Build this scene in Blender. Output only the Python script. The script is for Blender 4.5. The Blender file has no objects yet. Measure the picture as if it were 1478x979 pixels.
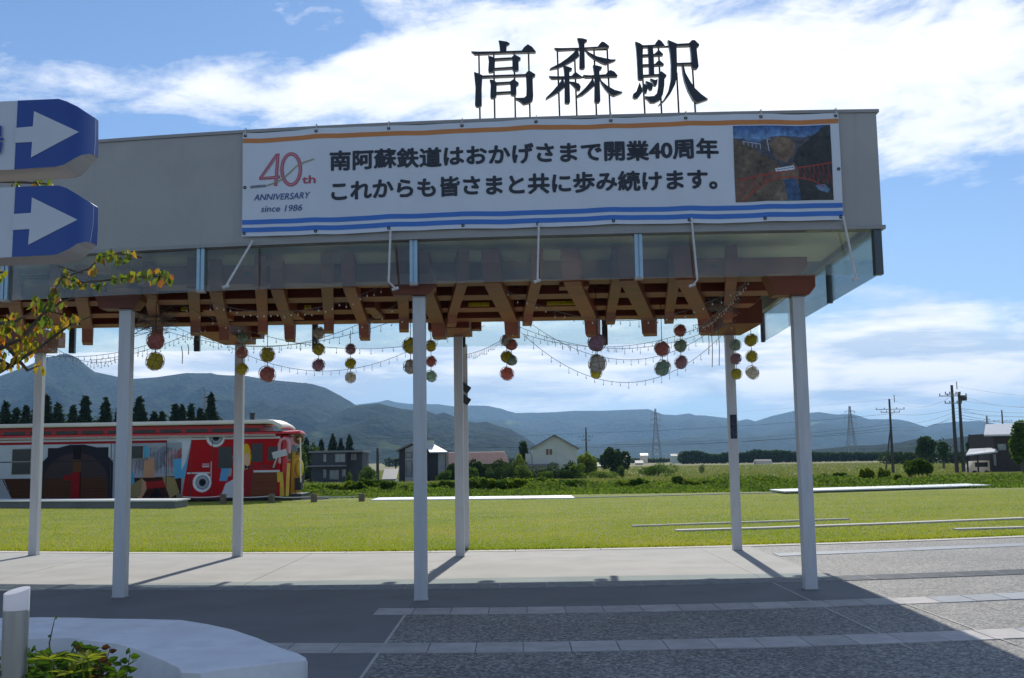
import bpy, bmesh, math, random
import numpy as np
from math import pi, sin, cos, tan, radians, atan2, sqrt, exp
from mathutils import Vector, Matrix, noise
random.seed(7); RN = np.random.default_rng(7)
S = bpy.context.scene
COL = S.collection
# ------------------------------------------------------------ camera
F = 1537.0; CH = 1.6; PITCH = radians(6.45); ROLL = radians(-0.9)
cam = bpy.data.objects.new('camera', bpy.data.cameras.new('camera')); COL.objects.link(cam)
cam.data.sensor_width = 36.0; cam.data.lens = F/1478*36; cam.data.clip_start = .05; cam.data.clip_end = 30000
RM = Matrix.Rotation(pi/2+PITCH, 3, 'X') @ Matrix.Rotation(ROLL, 3, 'Z')
cam.matrix_world = Matrix.Translation((0, 0, CH)) @ RM.to_4x4()
S.camera = cam
# ------------------------------------------------------------ light
SUN_EL = radians(39.2); SUN_AZ = radians(4.5)
S.view_settings.view_transform = 'Standard'; S.view_settings.look = 'None'
S.view_settings.gamma = 1; S.view_settings.exposure = -0.26
sd = Vector((sin(SUN_AZ)*cos(SUN_EL), cos(SUN_AZ)*cos(SUN_EL), sin(SUN_EL)))
sun = bpy.data.objects.new('sun', bpy.data.lights.new('sun', 'SUN')); COL.objects.link(sun)
sun.data.energy = 5.0; sun.data.angle = radians(.53); sun.data.color = (1, .95, .86)
sun.rotation_euler = sd.to_track_quat('Z', 'Y').to_euler()

def ray(px, py):
    v = RM @ Vector(((px-739)/F, -(py-489.5)/F, -1)); return v
def P(px, py, d):                       # point seen at that place, d metres ahead
    v = ray(px, py); k = d/v.y; return Vector((v.x*k, d, CH+v.z*k))
def G(px, py, z=0.0):                   # point of a level surface
    v = ray(px, py); k = (z-CH)/v.z; return Vector((v.x*k, v.y*k, z))
def azel(px, py):
    v = ray(px, py).normalized(); return atan2(v.x, v.y), math.asin(v.z)

# ------------------------------------------------------------ world: sky with clouds
W = bpy.data.worlds.new('World'); S.world = W; W.use_nodes = True
nt = W.node_tree; nt.nodes.clear()
class NT:
    def __init__(s, t): s.t = t
    def n(s, ty, ins=None, **kw):
        n = s.t.nodes.new(ty)
        for k, v in kw.items(): setattr(n, k, v)
        for k, v in (ins or {}).items(): s.set(n.inputs[k], v)
        return n
    def set(s, sock, v):
        if isinstance(v, bpy.types.NodeSocket): s.t.links.new(v, sock)
        elif isinstance(v, bpy.types.Node): s.t.links.new(v.outputs[0], sock)
        else: sock.default_value = v
    def m(s, op, a, b=None, c=None):
        n = s.t.nodes.new('ShaderNodeMath'); n.operation = op
        s.set(n.inputs[0], a)
        if b is not None: s.set(n.inputs[1], b)
        if c is not None: s.set(n.inputs[2], c)
        return n.outputs[0]
    def ramp(s, fac, stops, interp='LINEAR'):
        n = s.t.nodes.new('ShaderNodeValToRGB'); s.set(n.inputs[0], fac); n.color_ramp.interpolation = interp
        e = n.color_ramp.elements
        while len(e) < len(stops): e.new(.5)
        for i, (p, c) in enumerate(stops):
            e[i].position = p; e[i].color = (c, c, c, 1) if isinstance(c, (int, float)) else (*c, 1)
        return n.outputs[0]
    def mix(s, f, a, b, bt='MIX'):
        n = s.t.nodes.new('ShaderNodeMix'); n.data_type = 'RGBA'; n.blend_type = bt
        s.set(n.inputs[0], f)
        for i, v in ((6, a), (7, b)):
            if isinstance(v, tuple) and len(v) == 3: v = (*v, 1)
            s.set(n.inputs[i], v)
        return n.outputs[2]
w = NT(nt)
sky = w.n('ShaderNodeTexSky', sky_type='NISHITA', sun_disc=False, sun_elevation=SUN_EL, sun_rotation=SUN_AZ,
          altitude=500, air_density=1.0, dust_density=.25, ozone_density=2.2)
geo = w.n('ShaderNodeNewGeometry')
tcw = w.n('ShaderNodeTexCoord')
sp = w.n('ShaderNodeSeparateXYZ', {0: tcw.outputs['Generated']})
az = w.m('ARCTAN2', sp.outputs[0], sp.outputs[1]); el = w.m('ARCSINE', sp.outputs[2])
def blob(px, py, rx, ry, amp, slope=0.0):
    a, e = azel(px, py)
    da = w.m('SUBTRACT', az, a); de = w.m('SUBTRACT', el, e)
    if slope: de = w.m('MULTIPLY_ADD', da, slope, de)
    da = w.m('MULTIPLY', da, F/rx); de = w.m('MULTIPLY', de, F/ry)
    r = w.m('ADD', w.m('MULTIPLY', da, da), w.m('MULTIPLY', de, de))
    return w.m('MULTIPLY', w.m('EXPONENT', w.m('MULTIPLY', r, -1.0)), amp)
BL = [(890, 95, 370, 105, .40), (450, 120, 280, 42, .24, -.10), (1230, 85, 260, 80, .24), (1400, 165, 130, 65, .22), (1330, 225, 90, 30, .2),
      (1340, 462, 85, 20, .44), (1275, 420, 55, 14, .26), (1225, 535, 150, 48, .52), (700, 540, 420, 60, .44), (1400, 530, 160, 45, .46), (280, 540, 260, 55, .46), (930, 490, 300, 40, .26),
      (120, 30, 260, 45, -.34), (1300, 340, 190, 80, -.30), (300, 30, 190, 25, -.2), (90, 200, 160, 50, -.2), (1450, 440, 80, 60, -.1), (1180, 470, 90, 25, -.12), (60, 120, 120, 30, .15)]
mask = None
for b in BL:
    o = blob(*b); mask = o if mask is None else w.m('ADD', mask, o)
vc = w.n('ShaderNodeCombineXYZ', {0: w.m('MULTIPLY', az, 5.0), 1: w.m('MULTIPLY_ADD', az, -1.0, w.m('MULTIPLY', el, 13.0)), 2: 3.7})
n1 = w.n('ShaderNodeTexNoise', {'Vector': vc.outputs[0], 'Scale': 1.6, 'Detail': 10, 'Roughness': .6, 'Distortion': .55})
vc2 = w.n('ShaderNodeCombineXYZ', {0: w.m('MULTIPLY', az, 11.0), 1: w.m('MULTIPLY_ADD', az, -2.5, w.m('MULTIPLY', el, 27.0)), 2: 1.1})
n2 = w.n('ShaderNodeTexNoise', {'Vector': vc2.outputs[0], 'Scale': 1.6, 'Detail': 8, 'Roughness': .62})
dens = w.m('ADD', w.m('ADD', n1.outputs[0], w.m('MULTIPLY', w.m('SUBTRACT', n2.outputs[0], .5), .55)), mask)
cov = w.ramp(dens, [(.48, 0.0), (.60, .30), (.74, .72), (.98, 1.0)])
cov = w.m('MULTIPLY', cov, w.ramp(el, [(0.0, .75), (.05, 1.0)]))
# thick clouds low over the hills show grey-blue undersides, thin ones by the sun are white
vc3 = w.n('ShaderNodeCombineXYZ', {0: w.m('MULTIPLY', az, 5.5), 1: w.m('MULTIPLY', el, 34.0), 2: 8.0})
n3 = w.n('ShaderNodeTexNoise', {'Vector': vc3.outputs[0], 'Scale': 1.2, 'Detail': 7, 'Roughness': .58, 'Distortion': .3})
low = w.ramp(el, [(.08, 1.0), (.22, .12)])
grey = w.m('MULTIPLY', w.ramp(n3.outputs[0], [(.42, 1.0), (.60, 0.0)]), low)
ccol = w.mix(grey, (17.5, 17.3, 17.1), (8.2, 10.0, 12.2))
skyc = w.mix(1.0, sky.outputs[0], (.78, 1.06, 1.38), 'MULTIPLY')
lowhaze = w.ramp(el, [(0.0, .55), (.10, .34), (.25, .16), (.5, .05), (1.0, 0.0)])
skyc = w.mix(lowhaze, skyc, (9.6, 12.4, 15.2))
final = w.mix(cov, skyc, ccol)
bg = w.n('ShaderNodeBackground', {'Color': final, 'Strength': .092})
out = w.n('ShaderNodeOutputWorld'); nt.links.new(bg.outputs[0], out.inputs[0])

# ------------------------------------------------------------ materials
def newmat(name):
    m = bpy.data.materials.new(name); m.use_nodes = True; m.node_tree.nodes.clear()
    return m, NT(m.node_tree)
def fin(m, q, sh):
    o = q.n('ShaderNodeOutputMaterial'); q.t.links.new(sh.outputs[0], o.inputs[0]); return m
def pmat(name, col, rough=.6, var=.18, scale=6.0, bump=0.0, bscale=60.0, metal=0.0, col2=None, dirt=0.0, spec=.5, stretch=None, perobj=0.0, detail=6):
    m, q = newmat(name)
    tc = q.n('ShaderNodeTexCoord'); src = tc.outputs['Object']
    if stretch:
        mp = q.n('ShaderNodeMapping', {0: src}); mp.inputs['Scale'].default_value = stretch; src = mp.outputs[0]
    n = q.n('ShaderNodeTexNoise', {'Vector': src, 'Scale': scale, 'Detail': detail, 'Roughness': .6})
    c2 = col2 or tuple(c*(1-var) for c in col); c1 = col if col2 else tuple(min(1, c*(1+var)) for c in col)
    f = q.ramp(n.outputs[0], [(.36, 0.0), (.64, 1.0)])
    c = q.mix(f, c2, c1)
    if perobj:
        oi = q.n('ShaderNodeObjectInfo')
        c = q.mix(1.0, c, q.ramp(oi.outputs['Random'], [(0, 1-perobj), (1, 1+perobj*.6)]), 'MULTIPLY')
    if dirt:
        nd = q.n('ShaderNodeTexNoise', {'Vector': src, 'Scale': scale*.25, 'Detail': 9, 'Roughness': .7})
        c = q.mix(q.ramp(nd.outputs[0], [(.5, 0.0), (.72, dirt)]), c, tuple(x*.45 for x in col))
    b = q.n('ShaderNodeBsdfPrincipled', {'Base Color': c, 'Roughness': rough, 'Metallic': metal, 'Specular IOR Level': spec})
    if bump:
        nb = q.n('ShaderNodeTexNoise', {'Vector': src, 'Scale': bscale, 'Detail': 4, 'Roughness': .6})
        bp = q.n('ShaderNodeBump', {'Strength': bump, 'Distance': .01, 'Height': nb.outputs[0]})
        q.set(b.inputs['Normal'], bp.outputs[0])
    return fin(m, q, b)
def leafmat(name, cols, trans=.5, scale=.7, rough=.55, rnd=.55):
    m, q = newmat(name)
    g = q.n('ShaderNodeNewGeometry'); tc = q.n('ShaderNodeTexCoord')
    n = q.n('ShaderNodeTexNoise', {'Vector': tc.outputs['Object'], 'Scale': scale, 'Detail': 5})
    f = q.m('ADD', q.m('MULTIPLY', g.outputs['Random Per Island'], rnd), q.m('MULTIPLY', n.outputs[0], 1.05-rnd))
    k = len(cols)
    c = q.ramp(f, [(.2+.6*i/(k-1), cols[i]) for i in range(k)])
    d = q.n('ShaderNodeBsdfPrincipled', {'Base Color': c, 'Roughness': .75, 'Specular IOR Level': .08})
    t = q.n('ShaderNodeBsdfTranslucent', {'Color': q.mix(1.0, c, (1.5, 1.5, .7), 'MULTIPLY')})
    x = q.n('ShaderNodeMixShader', {0: trans}); q.t.links.new(d.outputs[0], x.inputs[1]); q.t.links.new(t.outputs[0], x.inputs[2])
    return fin(m, q, x)
def printmat(name, rough=.5, spec=.4, bump=0.0, coat=0.0):
    m, q = newmat(name)
    a = q.n('ShaderNodeVertexColor', layer_name='print')
    b = q.n('ShaderNodeBsdfPrincipled', {'Base Color': a.outputs[0], 'Roughness': rough, 'Specular IOR Level': spec, 'Coat Weight': coat})
    return fin(m, q, b)
def glassmat(name, tint=(.80, .88, .90), ior=1.5, boost=1.0, rough=0.0, dust=0.0):
    m, q = newmat(name)
    t = q.n('ShaderNodeBsdfTransparent', {'Color': (*tint, 1)})
    g = q.n('ShaderNodeBsdfGlossy', {'Color': (1, 1, 1, 1), 'Roughness': rough})
    f = q.n('ShaderNodeFresnel', {'IOR': ior})
    x = q.n('ShaderNodeMixShader', {0: q.m('MINIMUM', q.m('MULTIPLY', f.outputs[0], boost), 1.0)})
    q.t.links.new(t.outputs[0], x.inputs[1]); q.t.links.new(g.outputs[0], x.inputs[2])
    if dust:
        a = q.n('ShaderNodeBsdfDiffuse', {'Color': (.6, .62, .55, 1)}); b = q.n('ShaderNodeBsdfTranslucent', {'Color': (.6, .62, .55, 1)}); y = q.n('ShaderNodeMixShader', {0: .5}); z = q.n('ShaderNodeMixShader', {0: dust})
        q.t.links.new(a.outputs[0], y.inputs[1]); q.t.links.new(b.outputs[0], y.inputs[2]); q.t.links.new(x.outputs[0], z.inputs[1]); q.t.links.new(y.outputs[0], z.inputs[2]); x = z
    return fin(m, q, x)

# ------------------------------------------------------------ mesh builder
class MB:
    def __init__(s): s.v = []; s.f = []
    def add(s, vs, fs):
        o = len(s.v); s.v += [tuple(v) for v in vs]; s.f += [tuple(i+o for i in f) for f in fs]; return s
    def box(s, x0, x1, y0, y1, z0, z1):
        return s.add([(x, y, z) for x in (x0, x1) for y in (y0, y1) for z in (z0, z1)],
                     [(0, 1, 3, 2), (4, 6, 7, 5), (0, 4, 5, 1), (2, 3, 7, 6), (0, 2, 6, 4), (1, 5, 7, 3)])
    def beam(s, a, b, w, h, up=(0, 0, 1), w2=None, h2=None):   # rectangular bar from a to b (centre line)
        a = Vector(a); b = Vector(b); d = (b-a).normalized(); u = Vector(up)
        r = d.cross(u)
        if r.length < 1e-4: r = d.cross(Vector((0, 1, 0)))
        r.normalize(); u = r.cross(d).normalized(); vs = []
        for p, ww, hh in ((a, w, h), (b, w2 or w, h2 or h)):
            vs += [p-r*ww/2-u*hh/2, p+r*ww/2-u*hh/2, p+r*ww/2+u*hh/2, p-r*ww/2+u*hh/2]
        return s.add(vs, [(0, 1, 2, 3), (7, 6, 5, 4), (0, 4, 5, 1), (1, 5, 6, 2), (2, 6, 7, 3), (3, 7, 4, 0)])
    def tube(s, pts, r, n=8, cap=True):
        pts = [Vector(p) for p in pts]; R = r if isinstance(r, (list, tuple)) else [r]*len(pts)
        o = len(s.v); prev = None
        for i, p in enumerate(pts):
            d = (pts[min(i+1, len(pts)-1)]-pts[max(i-1, 0)]).normalized()
            if prev is None:
                x = d.cross(Vector((0, 0, 1)));
                if x.length < 1e-3: x = d.cross(Vector((1, 0, 0)))
            else: x = prev-d*prev.dot(d)
            x.normalize(); prev = x; y = d.cross(x)
            for k in range(n):
                a = 2*pi*k/n; s.v.append(tuple(p+(x*cos(a)+y*sin(a))*R[i]))
        for i in range(len(pts)-1):
            for k in range(n):
                s.f.append((o+i*n+k, o+i*n+(k+1) % n, o+(i+1)*n+(k+1) % n, o+(i+1)*n+k))
        if cap:
            s.f.append(tuple(o+k for k in range(n))[::-1]); s.f.append(tuple(o+(len(pts)-1)*n+k for k in range(n)))
        return s
    def prism(s, poly, off):       # closed polygon of 3D points swept by off
        n = len(poly); off = Vector(off); a = [Vector(p) for p in poly]
        return s.add(a+[p+off for p in a], [tuple(range(n)), tuple(range(2*n-1, n-1, -1))]+[(i, n+i, n+(i+1) % n, (i+1) % n) for i in range(n)])
    def sphere(s, c, r, nu=12, nv=8, jit=0):
        vs = []; fs = []; c = Vector(c)
        rr = r if isinstance(r, tuple) else (r, r, r)
        for j in range(nv+1):
            t = pi*j/nv
            for i in range(nu):
                a = 2*pi*i/nu; k = 1+random.uniform(-jit, jit)
                vs.append((c.x+rr[0]*k*sin(t)*cos(a), c.y+rr[1]*k*sin(t)*sin(a), c.z+rr[2]*k*cos(t)))
        for j in range(nv):
            for i in range(nu): fs.append((j*nu+i, (j+1)*nu+i, (j+1)*nu+(i+1) % nu, j*nu+(i+1) % nu))
        return s.add(vs, fs)
    def torus(s, c, axis, R, r, n=20, m=5):
        ax = Vector(axis).normalized(); x = ax.orthogonal().normalized(); y = ax.cross(x); c = Vector(c)
        vs = []; fs = []
        for i in range(n):
            a = 2*pi*i/n; rad = x*cos(a)+y*sin(a)
            for k in range(m):
                b = 2*pi*k/m; vs.append(c+rad*(R+r*cos(b))+ax*r*sin(b))
        for i in range(n):
            for k in range(m): fs.append((i*m+k, ((i+1) % n)*m+k, ((i+1) % n)*m+(k+1) % m, i*m+(k+1) % m))
        return s.add(vs, fs)
    def mesh(s, name, mat=None, smooth=False):
        me = bpy.data.meshes.new(name); me.from_pydata(s.v, [], s.f)
        if mat: me.materials.append(mat)
        bm = bmesh.new(); bm.from_mesh(me); bmesh.ops.recalc_face_normals(bm, faces=bm.faces); bm.to_mesh(me); bm.free()
        if smooth:
            me.polygons.foreach_set('use_smooth', [True]*len(me.polygons))
        return me
    def build(s, name, mat=None, parent=None, smooth=False, bevel=0.0, seg=2, **tags):
        me = s.mesh(name, mat, smooth); o = link(name, me, parent)
        if bevel:
            md = o.modifiers.new('bevel', 'BEVEL'); md.width = bevel; md.segments = seg; md.limit_method = 'ANGLE'; md.angle_limit = radians(40)
        for k, v in tags.items(): o[k] = v
        return o
def link(name, me, parent=None):
    o = bpy.data.objects.new(name, me); COL.objects.link(o)
    if parent:
        o.parent = parent
        off = Vector(parent.location) if parent.type == 'EMPTY' else Vector((0, 0, 0))
        o.matrix_parent_inverse = Matrix.Translation(-off)
    return o
def thing(name, label, cat, loc=(0, 0, 0), group=None):
    o = bpy.data.objects.new(name, None); COL.objects.link(o); o.location = loc; o.empty_display_size = .2
    o['label'] = label; o['category'] = cat
    if group: o['group'] = group
    return o
def tag(o, label, cat, group=None):
    o['label'] = label; o['category'] = cat
    if group: o['group'] = group
    return o
def fastmesh(name, V, Fq, mat, k=4, smooth=False):   # big numpy meshes
    me = bpy.data.meshes.new(name); nv = len(V); nf = len(Fq)
    me.vertices.add(nv); me.vertices.foreach_set('co', np.asarray(V, 'f').ravel())
    me.loops.add(nf*k); me.loops.foreach_set('vertex_index', np.asarray(Fq, 'i').ravel())
    me.polygons.add(nf); me.polygons.foreach_set('loop_start', np.arange(0, nf*k, k, dtype='i'))
    me.polygons.foreach_set('loop_total', np.full(nf, k, 'i'))
    if smooth: me.polygons.foreach_set('use_smooth', np.ones(nf, bool))
    me.update(calc_edges=True)
    if mat: me.materials.append(mat)
    return me
def leaves_mesh(name, C, size, mat, up=.3, aspect=1.5):  # a leaf-sized quad at every point of C
    C = np.asarray(C, float); n = len(C)
    sz = size*RN.uniform(.6, 1.3, n)
    a = RN.normal(size=(n, 3)); a[:, 2] *= .6; a /= np.linalg.norm(a, axis=1)[:, None]
    b = RN.normal(size=(n, 3)); b -= a*(a*b).sum(1)[:, None]; b /= np.linalg.norm(b, axis=1)[:, None]
    A = a*(sz*aspect/2)[:, None]; B = b*(sz/2)[:, None]
    V = np.stack([C-A, C+B*.9, C+A, C-B*.9], 1).reshape(-1, 3)
    return fastmesh(name, V, np.arange(4*n).reshape(-1, 4), mat)

# ------------------------------------------------------------ flat print raster
class Print:
    def __init__(s, x0, y0, x1, y1, nx, ny, base):
        s.x0, s.y0, s.x1, s.y1, s.nx, s.ny = x0, y0, x1, y1, nx, ny
        xs = np.linspace(x0, x1, nx); ys = np.linspace(y0, y1, ny)
        s.X, s.Y = np.meshgrid(xs, ys); s.c = np.zeros((ny, nx, 3)); s.c[:] = base
    def put(s, m, col, a=1.0): s.c[m] = s.c[m]*(1-a)+np.array(col)*a
    def rect(s, a, b, c, d, col, al=1.0): s.put((s.X >= a) & (s.X <= c) & (s.Y >= b) & (s.Y <= d), col, al)
    def ell(s, cx, cy, rx, ry, col, al=1.0): s.put(((s.X-cx)/rx)**2+((s.Y-cy)/ry)**2 <= 1, col, al)
    def poly(s, pts, col, al=1.0):
        ins = np.zeros(s.X.shape, bool); n = len(pts)
        for i in range(n):
            (ax, ay), (bx, by) = pts[i], pts[(i+1) % n]
            if ay == by: continue
            c = ((ay > s.Y) != (by > s.Y)) & (s.X < (bx-ax)*(s.Y-ay)/(by-ay)+ax); ins ^= c
        s.put(ins, col, al); return ins
    def line(s, pts, wd, col, al=1.0):
        m = np.zeros(s.X.shape, bool)
        for (ax, ay), (bx, by) in zip(pts[:-1], pts[1:]):
            L = (bx-ax)**2+(by-ay)**2+1e-9
            t = np.clip(((s.X-ax)*(bx-ax)+(s.Y-ay)*(by-ay))/L, 0, 1)
            m |= (s.X-ax-t*(bx-ax))**2+(s.Y-ay-t*(by-ay))**2 <= (wd/2)**2
        s.put(m, col, al)
    def noise(s, sc, amp, mask=None):
        z = np.zeros(s.X.shape)
        for k in range(4):
            g = RN.normal(size=(int(s.ny/sc*2**k)+3, int(s.nx/sc*2**k)+3))
            yy = np.linspace(0, g.shape[0]-1.01, s.ny); xx = np.linspace(0, g.shape[1]-1.01, s.nx)
            yi = yy.astype(int); xi = xx.astype(int); fy = (yy-yi)[:, None]; fx = (xx-xi)[None]
            q = g[yi][:, xi]*(1-fy)*(1-fx)+g[yi+1][:, xi]*fy*(1-fx)+g[yi][:, xi+1]*(1-fy)*fx+g[yi+1][:, xi+1]*fy*fx
            z += q*.6**k
        f = np.clip(1+amp*z, .1, 3)[..., None]
        if mask is None: s.c *= f
        else: s.c[mask] *= f[mask]
    def obj(s, name, pos, mat, parent):     # pos(x, y) -> world point
        xs = s.X[0]; ys = s.Y[:, 0]
        V = np.array([pos(x, y) for y in ys for x in xs])
        i = np.arange((s.ny-1)*(s.nx-1)); r = i//(s.nx-1)*s.nx+i % (s.nx-1)
        me = fastmesh(name, V, np.stack([r, r+s.nx, r+s.nx+1, r+1], 1), mat)
        at = me.color_attributes.new('print', 'FLOAT_COLOR', 'POINT')
        c = np.ones((len(V), 4)); c[:, :3] = np.clip(s.c, 0, 1).reshape(-1, 3)
        at.data.foreach_set('color', c.astype('f').ravel())
        return link(name, me, parent)
def text_obj(name, body, mat, parent, size, fn, bold=0.0, shear=0.0, sx=1.0, extr=0.0, res=3, space=1.0, font_w=None):
    c = bpy.data.curves.new(name, 'FONT'); c.body = body; c.size = 1; c.offset = bold; c.shear = shear
    c.resolution_u = res; c.fill_mode = 'FRONT'; c.space_character = space
    o = bpy.data.objects.new(name, c); COL.objects.link(o); bpy.context.view_layer.update()
    dg = bpy.context.evaluated_depsgraph_get(); me = bpy.data.meshes.new_from_object(o.evaluated_get(dg))
    bpy.data.objects.remove(o)
    xs = [v.co.x for v in me.vertices]; ys = [v.co.y for v in me.vertices]
    x0, x1 = min(xs), max(xs)
    for v in me.vertices:
        v.co = Vector(fn((v.co.x-x0)/(x1-x0), v.co.y*size))
    me.materials.clear(); me.materials.append(mat); me.update()
    return link(name, me, parent)

def srgb(r, g, b): return tuple(((c/255+.055)/1.055)**2.4 if c > 10 else c/255/12.92 for c in (r, g, b))
# ------------------------------------------------------------ material set
M = {}
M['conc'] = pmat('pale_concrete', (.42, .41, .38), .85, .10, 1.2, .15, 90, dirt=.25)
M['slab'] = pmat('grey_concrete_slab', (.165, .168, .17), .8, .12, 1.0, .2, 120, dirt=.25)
M['kerb'] = pmat('kerb_concrete', (.58, .54, .46), .85, .1, 3, .2, 60, dirt=.2)
M['bench'] = pmat('bench_concrete', (.80, .81, .82), .6, .09, 5, .35, 40, dirt=.35)
M['paver'] = pmat('granite_paver', (.46, .435, .42), .75, .14, 5, .25, 140, dirt=.2, perobj=.14)
M['paver2'] = pmat('blue_granite_paver', (.27, .30, .34), .7, .10, 5, .2, 140, dirt=.15, perobj=.12)
M['joint'] = pmat('joint_strip', (.48, .46, .42), .8, .1, 6)
M['grate'] = pmat('grate_steel', (.26, .26, .26), .5, .2, 8, metal=.3)
M['dark'] = pmat('dark_void', (.015, .015, .016), .9, .1, 5)
def aggregate():
    m, q = newmat('exposed_aggregate')
    tc = q.n('ShaderNodeTexCoord').outputs['Object']
    v = q.n('ShaderNodeTexVoronoi', {'Vector': tc, 'Scale': 42.0}); v2 = q.n('ShaderNodeTexVoronoi', {'Vector': tc, 'Scale': 95.0})
    sx = q.n('ShaderNodeSeparateColor', {0: v.outputs['Color']}); sx2 = q.n('ShaderNodeSeparateColor', {0: v2.outputs['Color']})
    c = q.ramp(q.m('ADD', q.m('MULTIPLY', sx.outputs[0], .65), q.m('MULTIPLY', sx2.outputs[1], .35)),
               [(.0, (.055, .057, .06)), (.38, (.13, .13, .128)), (.62, (.24, .23, .215)), (1.0, (.54, .50, .44))])
    n = q.n('ShaderNodeTexNoise', {'Vector': tc, 'Scale': .7, 'Detail': 8})
    c = q.mix(1.0, c, q.ramp(n.outputs[0], [(.3, .82), (.7, 1.12)]), 'MULTIPLY')
    b = q.n('ShaderNodeBsdfPrincipled', {'Base Color': c, 'Roughness': .75})
    bp = q.n('ShaderNodeBump', {'Strength': .5, 'Distance': .006, 'Height': v.outputs['Distance']}); q.set(b.inputs['Normal'], bp.outputs[0])
    return fin(m, q, b)
M['agg'] = aggregate()
def lawnmat(name, c0, c1, c2, s1=.6, s2=14, sheen=0.0):
    m, q = newmat(name)
    tc = q.n('ShaderNodeTexCoord').outputs['Object']
    a = q.n('ShaderNodeTexNoise', {'Vector': tc, 'Scale': s1, 'Detail': 9, 'Roughness': .65})
    b_ = q.n('ShaderNodeTexNoise', {'Vector': tc, 'Scale': s2, 'Detail': 6, 'Roughness': .7})
    c = q.mix(q.ramp(a.outputs[0], [(.38, 0.0), (.62, 1.0)]), c0, c1)
    c = q.mix(q.ramp(b_.outputs[0], [(.42, 0.0), (.7, .7)]), c, c2)
    d = q.n('ShaderNodeBsdfPrincipled', {'Base Color': c, 'Roughness': .9, 'Specular IOR Level': .15})
    bp = q.n('ShaderNodeBump', {'Strength': .8, 'Distance': .05, 'Height': b_.outputs[0]}); q.set(d.inputs['Normal'], bp.outputs[0])
    return fin(m, q, d)
M['lawn'] = lawnmat('lawn_soil', (.17, .22, .04), (.24, .28, .055), (.32, .28, .10))
M['field'] = lawnmat('field_soil', (.17, .19, .07), (.23, .22, .10), (.28, .23, .13), .05, 1.2)
M['blade'] = leafmat('grass_blades', [(.16, .23, .025), (.24, .31, .035), (.34, .36, .05), (.46, .38, .12)], .45, .28, rnd=.18)
M['fieldblade'] = leafmat('field_blades', [(.11, .17, .045), (.18, .22, .07), (.27, .25, .12)], .35, .08)
M['weed'] = leafmat('weed_leaves', [(.045, .085, .02), (.10, .17, .03), (.19, .25, .05)], .4, .3)
M['bush'] = leafmat('bush_leaves', [(.03, .07, .012), (.07, .13, .018), (.12, .2, .03)], .35, .6)
M['treeleaf'] = leafmat('tree_leaves', [(.018, .04, .010), (.035, .07, .014), (.07, .12, .025)], .25, .25)
M['brightleaf'] = leafmat('yellow_green_leaves', [(.06, .11, .012), (.14, .20, .02), (.26, .28, .035)], .45, .4)
M['conifer'] = leafmat('conifer_needles', [(.010, .025, .012), (.02, .042, .016), (.035, .065, .024)], .12, .3)
M['dogwood'] = leafmat('dogwood_leaves', [(.10, .16, .015), (.20, .22, .02), (.38, .27, .03), (.42, .13, .03)], .5, 1.6)
M['shrubleaf'] = leafmat('shrub_leaves', [(.02, .055, .01), (.04, .09, .014), (.07, .13, .016)], .45, 3)
M['limeleaf'] = leafmat('lime_leaves', [(.08, .14, .015), (.16, .21, .02), (.24, .25, .04)], .5, 3)
M['redleaf'] = leafmat('red_leaves', [(.05, .025, .015), (.08, .03, .02), (.06, .06, .02)], .4, 3)
M['bark'] = pmat('bark', (.10, .075, .055), .9, .3, 10, .6, 30)
def fasciamat():
    m, q = newmat('fascia_panel'); tc = q.n('ShaderNodeTexCoord').outputs['Object']
    mp = q.n('ShaderNodeMapping', {0: tc}); mp.inputs['Scale'].default_value = (6, 6, .35)
    a = q.n('ShaderNodeTexNoise', {'Vector': mp.outputs[0], 'Scale': 1.2, 'Detail': 8, 'Roughness': .65}); b = q.n('ShaderNodeTexNoise', {'Vector': tc, 'Scale': 1.3, 'Detail': 9, 'Roughness': .6}); c3 = q.n('ShaderNodeTexNoise', {'Vector': tc, 'Scale': 160.0, 'Detail': 2})
    c = q.mix(q.ramp(b.outputs[0], [(.35, 0.0), (.65, 1.0)]), (.345, .335, .325), (.385, .375, .36))
    c = q.mix(q.ramp(a.outputs[0], [(.56, 0.0), (.75, .45)]), c, (.27, .265, .255))
    c = q.mix(1.0, c, q.ramp(c3.outputs[0], [(.3, .92), (.7, 1.08)]), 'MULTIPLY')
    d = q.n('ShaderNodeBsdfPrincipled', {'Base Color': c, 'Roughness': .6}); bp = q.n('ShaderNodeBump', {'Strength': .15, 'Distance': .004, 'Height': c3.outputs[0]}); q.set(d.inputs['Normal'], bp.outputs[0])
    return fin(m, q, d)
M['fascia'] = fasciamat()
M['trim'] = pmat('fascia_trim', (.30, .29, .28), .4, .05, 2)
M['post'] = pmat('post_paint', (.56, .56, .57), .45, .07, 5, .08, 60, dirt=.22, stretch=(3, 3, .4))
M['alu'] = pmat('blue_grey_aluminium', (.30, .42, .50), .35, .06, 4, metal=.35)
M['mull_dark'] = pmat('dark_mullion', (.07, .085, .095), .4, .1, 4, metal=.4)
M['white'] = pmat('white_paint', (.78, .78, .77), .45, .05, 3, dirt=.06)
M['coping'] = pmat('white_coping', (.88, .88, .86), .35, .03, 3, spec=.9)
M['black'] = pmat('black_steel', (.012, .014, .018), .35, .1, 5)
M['letter'] = pmat('letter_paint', (.013, .016, .026), .3, .1, 4)
M['timber'] = pmat('larch_timber', (.21, .046, .016), .55, .2, 2.2, .25, 25, stretch=(1, 1, 1), dirt=.35, perobj=.22)
M['timberx'] = pmat('larch_timber_long', (.20, .042, .015), .55, .22, 3, .25, 25, stretch=(.15, 1, 1), dirt=.35, perobj=.2)
M['board'] = pmat('timber_boards', (.05, .024, .014), .7, .3, 3, .2, 20, stretch=(.2, 2, 1))
M['ceil'] = pmat('pale_ceiling_panel', (.85, .86, .50), .7, .06, 2)
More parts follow.
